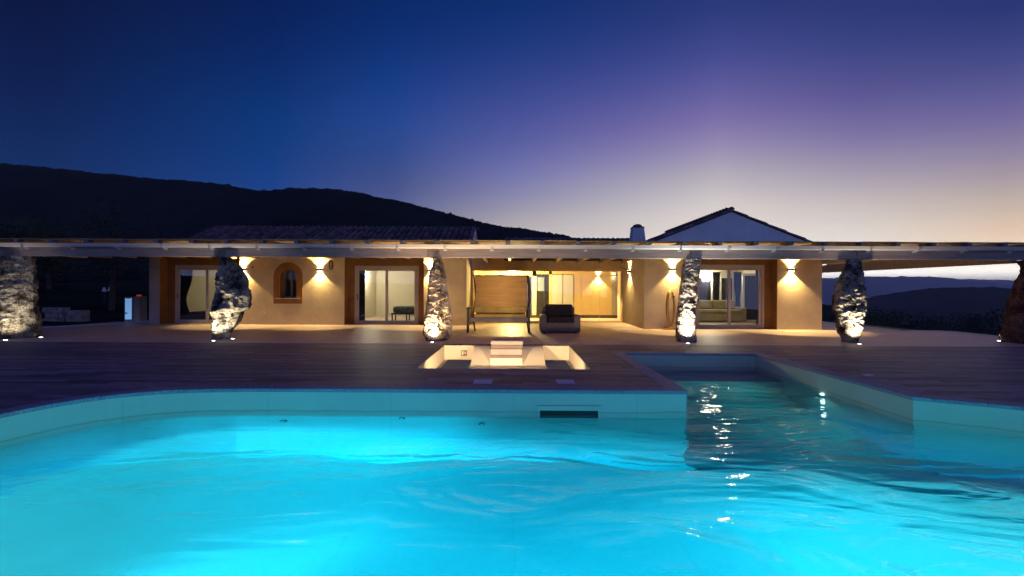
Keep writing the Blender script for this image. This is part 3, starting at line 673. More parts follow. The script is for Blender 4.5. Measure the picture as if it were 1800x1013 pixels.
# middle hall back wall: pieces around openings
HB = 22.9
def hall(a, b, z0, z1, m=ROOMO, y=HB, name='room_wall'): return box(X(a, HB), y, z0, X(b, HB), y+0.12, z1).build(name, m, villa)
box(XF-0.0, YC+0.18, 2.62, RA+0.3, 23.1, 2.70).build('ceiling', ROOMO, villa)
hall(815, 925, 0, 2.62); hall(935, 943, 0, 2.62, ROOMW); hall(965, 970, 0, 2.62); hall(1008, 1075, 0, 2.62); hall(1075, 1100, 0, 2.62, PLASTER_G)
hall(925, 935, 0, 2.1, CURTB); hall(943, 965, 0, 2.2, BLACK); hall(925, 1008, 2.2, 2.62); hall(925, 943, 2.1, 2.2)  # black panel puts the dark of the unlit opening into colour
box(X(945, HB), HB-0.02, 1.35, X(957, HB), HB-0.004, 2.05).build('inner_window', pmat('dim_blue_pane', (0.2, 0.27, 0.36), 0.3), villa)
dd = bpy.data.objects.new('double_door', None); COL.objects.link(dd); dd.parent = villa; dd.location = (X(989, HB), HB-18, 0)
for a, b in ((970.5, 988.7), (989.3, 1007.5)):
    box(X(a, HB), HB-0.03, 0.01, X(b, HB), HB+0.03, 2.17).build('leaf', WHITED, dd, bevel=0.005)
box(XF, YC+0.2, 0, XF+0.1, HB, 2.62).build('room_wall', ROOMO, villa)
box(X(1008, HB), HB-0.015, 0.012, X(1100, HB), HB-0.001, 0.16).build('skirting', DARKW, villa); box(X(815, HB), HB-0.015, 0.012, X(965, HB), HB-0.001, 0.14).build('skirting', DARKW, villa)

# ---- roofs with clay tiles
def tile_mesh(r=0.115, Lt=0.46, n=5):
    m = MB(); vs = []
    for yy, rr_ in ((0, r), (Lt, r*0.82)):
        for k in range(n+1):
            a = math.pi*k/n; vs.append((rr_*math.cos(a), yy, rr_*math.sin(a)*0.85))
        for k in range(n, -1, -1):
            a = math.pi*k/n; vs.append(((rr_-0.02)*math.cos(a), yy, (rr_-0.02)*math.sin(a)*0.85))
    q = 2*(n+1); fs = [(k, (k+1) % q, q+(k+1) % q, q+k) for k in range(q)] + [tuple(range(q))[::-1], tuple(range(q, 2*q))]
    m.add(vs, fs); me = bpy.data.meshes.new('roof_tile'); me.from_pydata(m.v, [], m.f); me.materials.append(TILE); me.update(); return me
TM = tile_mesh()
def put_tile(parent, loc, rot):
    o = bpy.data.objects.new('roof_tile', TM); COL.objects.link(o); o.parent = parent
    o.location = Vector(loc)-worldloc(parent); o.rotation_euler = rot; return o
def join_tiles(parent, mats):
    vb = [tuple(v.co) for v in TM.vertices]; fb = [tuple(p.vertices) for p in TM.polygons]; m = MB()
    for M in mats: m.add([M @ Vector(v) for v in vb], fb)
    if m.v:
        o = m.build('roof_tiles', TILE, parent); o['kind'] = 'stuff'
# roof A : gable with ridge along x
RAx0, RAx1, RAy, RAz, tA = -14.0, -1.9, 21.1, 4.22, 0.44
angA = math.atan(tA)
def roofA(y): return RAz-tA*abs(y-RAy)
ra = MB().prism([(18.0, roofA(18.0)), (18.0, roofA(18.0)-0.1), (RAy, RAz-0.12), (24.3, roofA(24.3)-0.1), (24.3, roofA(24.3)), (RAy, RAz)][::-1], 'x', RAx0, RAx1)
ra = ra.build('roof', UNDERTILE, villa)
MB().prism([(18.12, HZ+0.003), (24.0, HZ+0.003), (23.4, roofA(23.4)-0.11), (RAy, RAz-0.13), (18.6, roofA(18.6)-0.11)], 'x', RAx1-0.32, RAx1+0.012).build('gable_wall', PLASTER_W, villa)
MB().prism([(18.0, roofA(18.0)-0.13), (RAy, RAz-0.15), (24.3, roofA(24.3)-0.13), (24.3, roofA(24.3)+0.02), (RAy, RAz+0.02), (18.0, roofA(18.0)+0.02)], 'x', RAx1+0.001, RAx1+0.10).build('verge', PLASTER_W, villa)
joined = []; cols = int((RAx1-RAx0)/0.25)
cand = []
for c in range(cols+1):
    x = RAx0+0.1+c*0.25
    for r in range(9):
        s = r*0.385; y = 18.0+s*math.cos(angA); z = roofA(y)+0.02+0.012*(r % 2)
        jit = (angA+random.uniform(-0.02, 0.02), 0, random.uniform(-0.03, 0.03))
        cand.append((r, x, (x+random.uniform(-0.008, 0.008), y, z), jit))
vis_rows = sorted(cand, key=lambda q: (abs(q[0]-5.5), q[1] < -8, q[1]))
vis_rows = [q for q in cand if q[0] >= 3]; vis_rows.sort(key=lambda q: (-q[1]+q[0]*0.01))
for q in vis_rows[:290]: put_tile(ra, q[2], q[3])
chosen = set(id(q) for q in vis_rows[:290])
from mathutils import Euler
for q in cand:
    if id(q) not in chosen: joined.append(Matrix.Translation(q[2]) @ Euler(q[3]).to_matrix().to_4x4())
for c in range(cols+1):
    x = RAx0+0.1+c*0.25
    for r in range(7):
        y = 24.3-r*0.385*math.cos(angA); joined.append(Matrix.Translation((x, y, roofA(y)+0.02)) @ Euler((angA, 0, math.pi)).to_matrix().to_4x4())
for k in range(30): joined.append(Matrix.Translation((RAx0+k*0.41, RAy, RAz-0.02)) @ Euler((0, 0, -math.pi/2)).to_matrix().to_4x4())
join_tiles(ra, joined)
# middle roof : low strip behind
MRx0, MRx1, MRy, tM = -0.45, 6.0, 23.6, 0.33
MRz = 1.5+(507.3-422)/800*MRy
def roofM(y): return MRz-tM*abs(y-MRy)
angM = math.atan(tM)
rm_ = MB().prism([(19.9, roofM(19.9)), (19.9, roofM(19.9)-0.1), (MRy, MRz-0.12), (26.5, roofM(26.5)-0.1), (26.5, roofM(26.5)), (MRy, MRz)][::-1], 'x', MRx0, MRx1).build('roof', UNDERTILE, villa)
wall(XF, YC+0.19, RA, YC+0.3, PLASTER_W, 2.71, roofM(YC)-0.1)
joined = []
for c in range(int((MRx1-MRx0)/0.25)+1):
    x = MRx0+0.05+c*0.25
    for r in range(10):
        y = 19.9+r*0.385*math.cos(angM); lo = (x, y, roofM(y)+0.02+0.012*(r % 2)); ro = (angM+random.uniform(-0.02, 0.02), 0, random.uniform(-0.03, 0.03))
        if r >= 4: put_tile(rm_, lo, ro)
        else: joined.append(Matrix.Translation(lo) @ Euler(ro).to_matrix().to_4x4())
for k in range(16): put_tile(rm_, (MRx0+k*0.41, MRy, MRz+random.uniform(-0.02, 0.02)), (0, 0, -math.pi/2))
join_tiles(rm_, joined)
# roof B : ridge along y, gable faces pool
rbm = MB().prism([(ov0, gzr(ov0)), (gx, ridge), (ov1, gzr(ov1)), (ov1, gzr(ov1)+0.03), (gx, ridge+0.03), (ov0, gzr(ov0)+0.03)], 'y', YR-0.03, 24.0).build('roof', UNDERTILE, villa)
angB = math.atan(slope); joined = []
nb = int(3.8/math.cos(angB)/0.385)
for sgn in (-1, 1):
    Lw = (gx-ov0) if sgn < 0 else (ov1-gx); k = 0; s = 0.0
    while s*math.cos(angB) < Lw-0.2:
        x = gx+sgn*(Lw-s*math.cos(angB)); z = gzr(x)+0.025+0.015*(k % 2)
        rz = -math.pi/2 if sgn < 0 else math.pi/2
        ro = Euler((angB, 0, rz))
        put_tile(rbm, (x, YR+0.06, z), ro)
        for c in range(1, 28): joined.append(Matrix.Translation((x, YR+0.06+c*0.25, z)) @ ro.to_matrix().to_4x4())
        s += 0.385; k += 1
for k in range(17):
    if k < 1: put_tile(rbm, (gx, YR-0.03+k*0.41, ridge+0.09), (0, 0, 0))
    else: joined.append(Matrix.Translation((gx, YR-0.03+k*0.41, ridge+0.09)))
join_tiles(rbm, joined)
# chimney
cx, cyy = X(1119.5, 21.6), 21.6
ch = bpy.data.objects.new('chimney', None); COL.objects.link(ch); ch.parent = villa; ch.location = (cx, cyy-18, 3.2)
def frus(x, y, z0, z1, a, b):
    return MB().add([(x-a, y-a, z0), (x+a, y-a, z0), (x+a, y+a, z0), (x-a, y+a, z0), (x-b, y-b, z1), (x+b, y-b, z1), (x+b, y+b, z1), (x-b, y+b, z1)],
                    [(0,3,2,1),(4,5,6,7),(0,1,5,4),(1,2,6,5),(2,3,7,6),(3,0,4,7)])
zc = 1.5+(507.9-402)/800*cyy
frus(cx, cyy, 2.9, zc, 0.40, 0.255).build('stack', PLASTER_W, ch, bevel=0.02)
box(cx-0.27, cyy-0.27, zc+0.001, cx+0.27, cyy+0.27, zc+0.045).build('ledge', TILE, ch)
MB().lathe((cx, cyy, zc+0.045), [(0.17, 0), (0.17, 0.03), (0.23, 0.031), (0.21, 0.08), (0.13, 0.13), (0.05, 0.15)], 12).build('cap', TILE, ch)

# ------------------------------------------------------------ pergola
per = thing('pergola', 'long grey timber pergola roof with white gutter carried on standing stones', 'pergola', (0, 13.05, 0))
cols_px = [28, 394, 768, 1215, 1500, 1800]; YB = 13.05
bx = [-17.4] + [X(p, YB) for p in (15, 388, 761, 1212, 1500)] + [15.0]
for a, b in zip(bx[:-1], bx[1:]):
    box(a+0.004, YB-0.09, 2.36, b-0.004, YB+0.09, 2.62).build('beam', BEAMW, per, bevel=0.008)
for p in (15, 388, 761):
    box(X(p, YB)-0.155, YB-0.105, 2.357, X(p, YB)+0.155, YB+0.105, 2.612).build('beam_block', BEAMD, per, bevel=0.006)
rafx = [-17.1+k*0.995 for k in range(33)]
def back(x): return YL+0.0 if x < XF else (YC if x < RA else (YR if x < RD else 21.5))
for i, x in enumerate(rafx):
    box(x-0.06, 12.80, 2.74, x+0.06, 12.99, 2.819).build('shaded_rafter_end', BEAMD, per)  # darker wood colour stands for the unlit ends of pale rafters
    box(x-0.05, 12.995, 2.625, x+0.05, back(x)-0.003, 2.819).build('rafter', RAFTW, per)
for a, b in zip(rafx[:-1], rafx[1:]):
    m = MB(); z0 = 2.823; dz0, dz1 = random.uniform(-0.004, 0.012), random.uniform(-0.004, 0.012); yb_ = min(back(a), back(b))-0.004
    if b > XF > a or b > RA > a: yb_ = min(back(a), back(b))-0.004
    m.add([(a+0.004, 12.84, z0+dz0), (b-0.004, 12.84, z0+dz1), (b-0.004, yb_, z0), (a+0.004, yb_, z0), (a+0.004, 12.84, z0+0.018+dz0), (b-0.004, 12.84, z0+0.018+dz1), (b-0.004, yb_, z0+0.018), (a+0.004, yb_, z0+0.018)],
          [(0,3,2,1),(4,5,6,7),(0,1,5,4),(1,2,6,5),(2,3,7,6),(3,0,4,7)])
    m.build('roof_board', BOARDW, per)
box(14.25, YB+0.095, 2.27, 14.43, 23.4, 2.61).build('side_beam', BEAMW, per); box(11.5, 21.5, 2.4, 14.24, 21.65, 2.62).build('cross_beam', BEAMW, per)
# gutter: open trough, in joined lengths
gp = [(12.96, 2.713), (12.955, 2.713), (12.955, 2.635), (12.93, 2.622), (12.87, 2.618), (12.83, 2.64), (12.815, 2.69), (12.805, 2.713), (12.795, 2.716), (12.803, 2.69), (12.82, 2.632), (12.865, 2.607), (12.935, 2.611), (12.962, 2.628)]
gb = [-17.5, -12.2, -6.9, -1.9, 3.2, 8.6, 15.2]
for a, b in zip(gb[:-1], gb[1:]):
    MB().prism(gp[::-1], 'x', a, b-0.003).build('gutter', GUTTER, per)
    MB().prism([(p[0]-0.003 if p[0] < 12.87 else p[0], p[1]-0.003) for p in gp[7:]][::-1], 'x', b-0.04, b+0.03) if False else None
for i, x in enumerate([-16.6+k*1.33 for k in range(24)]):
    m = MB(); m.box(x-0.02, 12.785, 2.59, x+0.02, 12.96, 2.606); m.box(x-0.02, 12.785, 2.606, x+0.02, 12.797, 2.66); m.box(x-0.05, 12.93, 2.545, x+0.05, 12.957, 2.59)
    m.build('gutter_bracket', GUTTER, per)

# ------------------------------------------------------------ standing stones
def rock(name, label, mat_, prof, ytop, ybot, seed, depth=0.38, rough=0.06, edge=0.2, group='standing stones under the pergola', ncols=150, nrows=210, yc=YB):
    prof = sorted(prof); xc = sum((l+r)/2 for _, l, r in prof)/len(prof); cx = X(xc, yc)
    t = thing(name, label, 'standing stone', (cx, yc, 0), group)
    def lr(y):
        for (a, la, ra_), (b, lb, rb_) in zip(prof[:-1], prof[1:]):
            if a <= y <= b: s = (y-a)/(b-a); return la+(lb-la)*s, ra_+(rb_-ra_)*s
        return (prof[0][1:], prof[-1][1:])[y > prof[-1][0]]
    vs = []
    for j in range(nrows+1):
        v = j/nrows; y = ybot+(ytop-ybot)*v; z = -0.02+2.375*v
        l_, r_ = lr(y); sg = 0.25*depth*(1 if cx < 0 else -1); l_ = X(l_, yc-sg); r_ = X(r_, yc+sg); hw = max((r_-l_)/2-0.01, 0.13); c = (l_+r_)/2; dp = min(max(hw*0.95, depth*0.55), depth)*(1.18-0.45*v)
        for k in range(ncols):
            a = 2*math.pi*k/ncols; ca, sa_ = math.cos(a), math.sin(a); e = 0.8
            px_ = math.copysign(abs(ca)**e, ca); py_ = math.copysign(abs(sa_)**e, sa_)
            ed = edge+0.12*math.sin(z*2.6+seed)
            if py_ < 0 and px_ > ed: py_ = -(1-(px_-ed)/(1-ed))*(0.92-0.1*ed)
            P = Vector((c+px_*hw, yc+py_*dp, z)); nrm = Vector((px_/max(hw, .1), py_/max(dp, .1), 0)).normalized()
            Q = P+Vector((seed*7.3, 0, 0))
            d = noise.fractal(Q*1.9, 0.9, 2.1, 3)*0.045
            rg = 0
            for o_, am in ((3.6, 1.0), (8.0, 0.55), (17.0, 0.34), (34.0, 0.2)):
                w3 = Vector((Q.x, Q.y, Q.z*1.25))*o_; rg += am*(0.5-abs(noise.noise(w3)))
            d += (rg-0.72)*rough*1.15
            cell = noise.voronoi(Q*5.0)[0]; d += (min(cell[1]-cell[0], 0.35)-0.2)*rough*0.7
            wx = 0.3+0.7*abs(py_); d += noise.fractal(Q*46, 0.9, 2.1, 3)*rough*0.10
            P += nrm*d*wx; P.z = min(P.z, 2.352)
            vs.append(P)
    fs = [(j*ncols+k, j*ncols+(k+1) % ncols, (j+1)*ncols+(k+1) % ncols, (j+1)*ncols+k) for j in range(nrows) for k in range(ncols)]
    fs.append(tuple(range(nrows*ncols, (nrows+1)*ncols)))
    o = MB().add(vs, fs).build('stone', mat_, t); o.data.polygons.foreach_set('use_smooth', [True]*len(o.data.polygons))
    return t
rock('standing_stone', 'broad dark rugged stone at the far left end of the pergola', ROCKG, [(448,-30,56),(470,-34,60),(500,-36,62),(540,-34,60),(560,-30,65),(590,-24,64),(598,-18,58)], 448, 598, 1, 0.4, 0.10, 0.1)
rock('standing_stone', 'dark bulging stone with pointed top, in front of the leftmost sliding door', ROCKG, [(450,390,399),(457,383,411),(467,382,424),(478,379,432),(490,377,435),(505,377,437),(522,376,442),(541,370,439),(549,369,426),(560,369,422),(572,369,416),(580,368,408),(598,371,405)], 450, 598, 2, 0.40, 0.095, 0.05)
rock('standing_stone', 'tapering warm-lit stone, wide foot and narrow head, left of the swing seat', ROCKW, [(452,760,776),(466,758,781),(482,753,785),(508,751,788),(534,749,792),(560,744,795),(580,743,795.6),(590,744,795),(600,747,786)], 452, 600, 3, 0.38, 0.07, 0.3)
rock('standing_stone', 'straight slab-like pale stone with glaring lit foot, beside the coiled hose', ROCKW, [(452,1199,1234.6),(473,1196,1232),(500,1193,1227),(530,1190,1225.5),(560,1187,1224.6),(580,1186.5,1224.6),(601,1188,1227)], 452, 601, 4, 0.27, 0.055, 0.75)
rock('standing_stone', 'mottled black and white stone narrowing to its foot, right of the house', ROCKG, [(455,1482,1517),(471,1477,1518),(495,1469,1521),(518,1463,1520.5),(542,1462,1520),(561,1467,1517.5),(590,1473.5,1514),(603,1478,1510)], 455, 603, 5, 0.36, 0.085, 0.55)
rock('standing_stone', 'unlit reddish brown stone cut by the right edge of the picture', ROCKB, [(457,1781,1834),(473,1785,1838),(488,1779,1842),(500,1775.6,1846),(518,1774,1848),(542,1770,1850),(566,1767,1850),(590,1763,1848),(603,1763,1846)], 457, 603, 6, 0.5, 0.08, 0.6)

# ---- recessed uplights in the paving
def uplight(px, d, tgt, power, label, ang=62, col=(1.0, 0.82, 0.55)):
    x = X(px, d); t = thing('ground_spotlight', label, 'spotlight', (x, d, 0), 'ground spotlights at the stones')
    MB().lathe((x, d, 0), [(0.065, 0.0), (0.065, 0.012), (0.048, 0.016)], 16).build('ring', DARKM, t)
    MB().lathe((x, d, 0.016), [(0.042, 0), (0.03, 0.004)], 14).build('lens', GLOWW, t)
    lamp('SPOT', 'spot_bulb', (x, d, 0.04), tgt, power, col, 0.03, ang, 1.0, t)
uplight(5, 12.36, (X(22, 13), 12.86, 1.15), 22*6, 'recessed spotlight in front of the far left stone', 104)
uplight(68, 13.05, (X(58, 13), 13.1, 1.6), 6, 'recessed spotlight on the right side of the far left stone', 50)
uplight(374, 12.46, (X(392, 13), 12.86, 1.0), 42*6, 'recessed spotlight before the dark bulging stone', 104)
uplight(408, 12.95, (X(420, 13), 13.1, 1.8), 8, 'recessed spotlight right of the dark bulging stone', 50)
uplight(760, 12.38, (X(768, 13), 12.86, 1.3), 100*6, 'recessed spotlight before the tapering warm stone', 104, (1, 0.68, 0.34))
uplight(1209, 12.41, (X(1209, 13), 12.88, 1.3), 110*6, 'recessed spotlight before the straight slab-like stone', 104, (1, 0.93, 0.78))
uplight(1509, 12.46, (X(1498, 13), 12.86, 1.15), 60*6, 'recessed spotlight before the mottled stone right of the house', 104)
uplight(1752, 13.4, (X(1770, 13.3), 13.3, 1.6), 6*6, 'recessed spotlight beside the reddish brown stone', 50)

# ------------------------------------------------------------ wall lamps
def wall_lamp(x, y, z, nrm, label, up=60, dn=60, ang=100):
    nv = Vector(nrm); t = thing('wall_lamp', label, 'wall lamp', (x, y, z), 'up and down wall lamps on the villa')
    s = Vector((abs(nv.y), abs(nv.x), 0)); c = Vector((x, y, z))+nv*0.055
    def bx_(hw, hd, za, zb, cc=c):
        a = cc-s*hw-Vector((abs(nv.x), abs(nv.y), 0))*hd; b = cc+s*hw+Vector((abs(nv.x), abs(nv.y), 0))*hd
        return box(a.x, a.y, za, b.x, b.y, zb)
    bx_(0.13, 0.05, z-0.045, z+0.045).build('housing', DARKM, t, bevel=0.005)
    bx_(0.10, 0.03, z+0.046, z+0.05).build('upper_lens', GLOW, t); bx_(0.10, 0.03, z-0.05, z-0.046).build('lower_lens', GLOW, t)
    lamp('SPOT', 'upward_bulb', c-nv*0.015+Vector((0, 0, 0.055)), c-nv*0.015+Vector((0, 0, 2)), up, WARM, 0.03, ang+4, 0.3, t)
    lamp('SPOT', 'downward_bulb', c-nv*0.015-Vector((0, 0, 0.055)), c-nv*0.015-Vector((0, 0, 2)), dn, WARM, 0.03, ang+4, 0.3, t)
LP = 520
wall_lamp(X(427, YL), YL-0.001, 2.19, (0, -1, 0), 'wall lamp half hidden behind the dark bulging stone', LP, LP)
wall_lamp(X(562, YL), YL-0.001, 2.19, (0, -1, 0), 'wall lamp between the arched window and the carved plaque', LP, LP)
wall_lamp(X(757, YL), YL-0.001, 2.17, (0, -1, 0), 'wall lamp hidden behind the head of the tapering warm stone', LP*1.2, LP)
wall_lamp(RA-0.001, X(1107, 1)*0+RA*800/(1107-904), 2.20, (-1, 0, 0), 'wall lamp on the side wall beside the glazed front', LP, LP)
wall_lamp(X(1181, YR), YR-0.001, 2.22, (0, -1, 0), 'wall lamp above the coiled hose', LP, LP)
wall_lamp(X(1388, YR), YR-0.001, 2.22, (0, -1, 0), 'wall lamp right of the living room sliding door', LP*1.5, LP*1.6)
wall_lamp(X(1051, HB), HB-0.001, 2.12, (0, -1, 0), 'wall lamp inside the glazed hall near its right corner', LP*1.3, LP*1.3)
wall_lamp(X(1078, HB), HB-0.02, 2.16, (0, -1, 0), 'small dim wall lamp in the right corner of the glazed hall', 3, 5)
wall_lamp(X(822, HB)+0.25, HB-0.001, 2.15, (0, -1, 0), 'wall lamp behind the swing seat at the left end of the hall', LP*1.6, LP*1.6, 120)
t = thing('hall_ceiling_lamp', 'round glaring ceiling lamp above the swing seat behind the glass', 'lamp', (X(900, 22), 22, 2.3))
MB().lathe((X(900, 22), 22, 2.3), [(0.10, 0.0), (0.22, 0.03), (0.22, 0.08)], 20).build('shade', GLOWW, t); MB().lathe((X(900, 22), 22, 2.38), [(0.03, 0), (0.03, 0.24)], 8).build('stem', DARKM, t)
lamp('POINT', 'hall_bulb', (X(900, 22), 21.7, 2.0), None, 950, (1, 0.70, 0.26), 0.15, parent=t)

# ---- little things on the walls
t = thing('wall_plaque', 'small dark oval plaque with pale carved figures, right of the lamp by the arched window', 'plaque', (X(581, YL), YL, 2.3))
px_ = X(581.5, YL); zz = 1.5+(504.9-466)/800*YL
out_ = [(px_+0.085*math.cos(a)*1.0, zz+0.09*(1 if math.sin(a) > 0 else -1)*1.0+0.10*math.sin(a)) for a in [2*math.pi*(k+0.5)/24 for k in range(24)]]
MB().prism(out_, 'y', YL-0.03, YL-0.002).build('board', DARKW, t, bevel=0.004)
gly = MB()
gly.box(px_-0.03, YL-0.036, zz-0.14, px_+0.035, YL-0.03, zz-0.12); gly.box(px_-0.01, YL-0.036, zz-0.12, px_+0.01, YL-0.03, zz-0.03); gly.box(px_-0.035, YL-0.036, zz-0.06, px_-0.015, YL-0.03, zz-0.03)
gly.box(px_-0.03, YL-0.036, zz+0.0, px_+0.035, YL-0.03, zz+0.018); gly.box(px_-0.03, YL-0.036, zz+0.018, px_-0.012, YL-0.03, zz+0.06); gly.box(px_+0.01, YL-0.036, zz+0.03, px_+0.03, YL-0.03, zz+0.11); gly.box(px_-0.03, YL-0.036, zz+0.08, px_-0.01, YL-0.03, zz+0.12)
gly.build('carved_figures', SOCK, t)
def socket(px, py, wy, label, nrm=(0, -1, 0), x=None):
    if x is None:
        x = X(px, wy); z = 1.5+(HOR(px)-py)/800*wy; t = thing('wall_socket', label, 'socket', (x, wy, z), 'small sockets on the house walls')
        box(x-0.06, wy-0.012, z-0.035, x+0.06, wy-0.001, z+0.035).build('plate', SOCK, t, bevel=0.004); box(x-0.04, wy-0.016, z-0.02, x-0.005, wy-0.012, z+0.02).build('insert', PADD, t); box(x+0.008, wy-0.016, z-0.02, x+0.04, wy-0.012, z+0.02).build('insert', SOCK, t)
    else:
        y = x*800/(px-CX); z = 1.5+(HOR(px)-py)/800*y; t = thing('wall_socket', label, 'socket', (x, y, z), 'small sockets on the house walls')
        box(x-0.012, y-0.05, z-0.04, x-0.001, y+0.05, z+0.04).build('plate', SOCK, t, bevel=0.004); box(x-0.016, y-0.02, z-0.02, x-0.012, y+0.02, z+0.02).build('insert', PADD, t)
socket(462, 549.5, YL, 'small white socket low on the wall left of the arched window')
socket(1117, 555, 0, 'small white socket low on the side wall beside the glazed front', x=RA)
t = thing('ceiling_sensor', 'small dark sensor high on the wall left of the arched window', 'sensor', (X(442.5, YL), YL, 2.3)); MB().tube([(X(442.5, YL), YL-0.001, 2.29), (X(442.5, YL), YL-0.06, 2.29)], 0.035, 10).build('body', DARKM, t); MB().tube([(X(442.5, YL), YL-0.06, 2.29), (X(442.5, YL), YL-0.075, 2.28)], 0.022, 10).build('eye', SOCK, t)
t = thing('cable', 'short loose black cable hanging under the ceiling near the glazed front', 'cable', (X(1095, 19), 19, 2.4)); MB().tube([(4.6, 19.9, 2.44), (4.66, 19.8, 2.41), (4.72, 19.7, 2.37), (4.79, 19.6, 2.33)], 0.014, 6).build('lead', DARKM, t); MB().tube([(4.79, 19.6, 2.33), (4.815, 19.56, 2.32)], 0.025, 8).build('plug', DARKM, t)

# hose
hx = X(1179, YR-0.08); t = thing('garden_hose', 'orange garden hose coiled on the wall left of the slab-like stone', 'hose', (hx, YR, 0))
for i, (rx, rz, ph) in enumerate(((0.13, 0.62, 0), (0.16, 0.66, 0.4), (0.10, 0.58, 0.9))):
    pts = [(hx-0.02+rx*math.cos(a+ph*0.2), YR-0.06-0.03*i-0.01*math.sin(3*a), 0.80+rz*math.sin(a)) for a in [2*math.pi*k/28 for k in range(29)]]
    MB().tube(pts, 0.016, 6, False).build('coil', HOSEM, t, smooth=True)
fpts = [(hx-0.12+0.26*math.cos(a)*(1-0.02*a), YR-0.30+0.14*math.sin(a), 0.02+0.014*a/3) for a in [2*math.pi*k/20 for k in range(50)]]
MB().tube(fpts, 0.017, 6).build('floor_coil', HOSEM, t, smooth=True)
m = MB(); m.box(hx+0.04, YR-0.12, 1.18, hx+0.12, YR-0.02, 1.24); m.box(hx+0.06, YR-0.10, 1.06, hx+0.09, YR-0.07, 1.36); m.build('nozzle', DARKM, t)

# ------------------------------------------------------------ swing seat
t = thing('swing_seat', 'wooden swing seat with hanging tan back cloth and mustard cushion', 'swing seat', (-0.56, 15.5, 0))
sx0, sx1 = X(833, 15.5), X(927, 15.5); yb_ = 15.75
m = MB(); nn = 24
for k in range(nn+1):
    z = 1.93-k/nn*1.16; yy = yb_-0.05+0.09*math.sin(k/nn*math.pi)-0.10*(k/nn)+0.008*math.sin(k*1.7)
    sh = 0.03*math.sin(k/nn*3.0)
    m.v += [(sx0+sh, yy, z), (sx1, yy, z), (sx1, yy+0.012, z), (sx0+sh, yy+0.012, z)]
m.f += [(4*k+i, 4*k+(i+1) % 4, 4*k+4+(i+1) % 4, 4*k+4+i) for k in range(nn) for i in range(4)] + [(3, 2, 1, 0), (4*nn, 4*nn+1, 4*nn+2, 4*nn+3)]
m.build('back_cloth', TAN, t, smooth=True)
MB().tube([(sx0-0.06, yb_-0.05, 1.93), (sx1+0.06, yb_-0.05, 1.93)], 0.018, 8).build('top_bar', DARKM, t)
for sx, nm in ((sx0, 0), (sx1+0.05, 1)):
    w = 0.03 if nm == 0 else 0.055
    p = [(sx-0.04, yb_-0.02, 1.95), (sx+0.02, yb_, 1.6), (sx+0.03, yb_+0.02, 1.1), (sx-0.02, yb_-0.02, 0.75), (sx-0.02, yb_-0.1, 0.35), (sx+0.02, yb_+0.05, 0.0)]
    MB().tube(p, [w*0.7, w, w, w, w, w*0.8], 8).build('post', DARKW, t, smooth=True)
    xo = sx-0.17 if nm == 0 else sx
    box(xo-0.05, 15.15, 0.78, xo+0.05, 15.8, 0.84).build('armrest', DARKW, t, bevel=0.01)
    box(xo-0.04, 15.16, 0.0, xo+0.04, 15.24, 0.78).build('leg', DARKW, t, bevel=0.01); box(xo-0.03, 15.24, 0.24, xo+0.03, 15.72, 0.31).build('brace', DARKW, t)
for k in range(5): box(sx0-0.05, 15.22+k*0.11, 0.44, sx1+0.03, 15.22+k*0.11+0.085, 0.47).build('seat_slat', DARKW, t)
box(sx0-0.12, 15.17, 0.37, sx1+0.05, 15.21, 0.51).build('front_rail', BEAMW, t, bevel=0.008)
box(sx0+0.02, 15.24, 0.475, sx1-0.04, 15.76, 0.62).build('cushion', MUSTARD, t, bevel=0.05, seg=3)
box(sx0+0.02, 15.6, 0.62, sx1-0.04, 15.74, 0.86).build('back_cushion', MUSTARD, t, bevel=0.05, seg=3)
# armchair
ax, ay = X(984.5, 15.35), 15.6
t = thing('armchair', 'dark woven armchair with black cushions facing the pool', 'armchair', (ax, ay, 0))
box(ax-0.55, ay-0.42, 0.03, ax+0.57, ay+0.45, 0.36).build('base', RATTAN, t, bevel=0.03, seg=3)
for s in (-1, 1): box(ax+s*0.56-0.11, ay-0.43, 0.03, ax+s*0.56+0.11, ay+0.42, 0.60).build('arm', RATTAN, t, bevel=0.05, seg=3)
box(ax-0.56, ay+0.36, 0.3, ax+0.57, ay+0.52, 0.84).build('back', RATTAN, t, bevel=0.05, seg=3)
box(ax-0.43, ay-0.44, 0.36, ax+0.44, ay+0.3, 0.52).build('seat_cushion', CUSHD, t, bevel=0.05, seg=3)
m = MB().box(ax-0.43, -0.08, 0, ax+0.46, 0.09, 0.46); m.v = [(v[0]+(0.03 if v[2] > 0.3 else 0)*(1 if v[0] > ax else -1), ay+0.22+v[1]+v[2]*0.28, 0.48+v[2]) for v in m.v]
m.build('back_cushion', CUSHD, t, bevel=0.06, seg=3)
for s in (-1, 1):
    for u in (-0.36, 0.36): box(ax+s*0.5-0.03, ay+u-0.03, 0, ax+s*0.5+0.03, ay+u+0.03, 0.04).build('foot', DARKM, t)

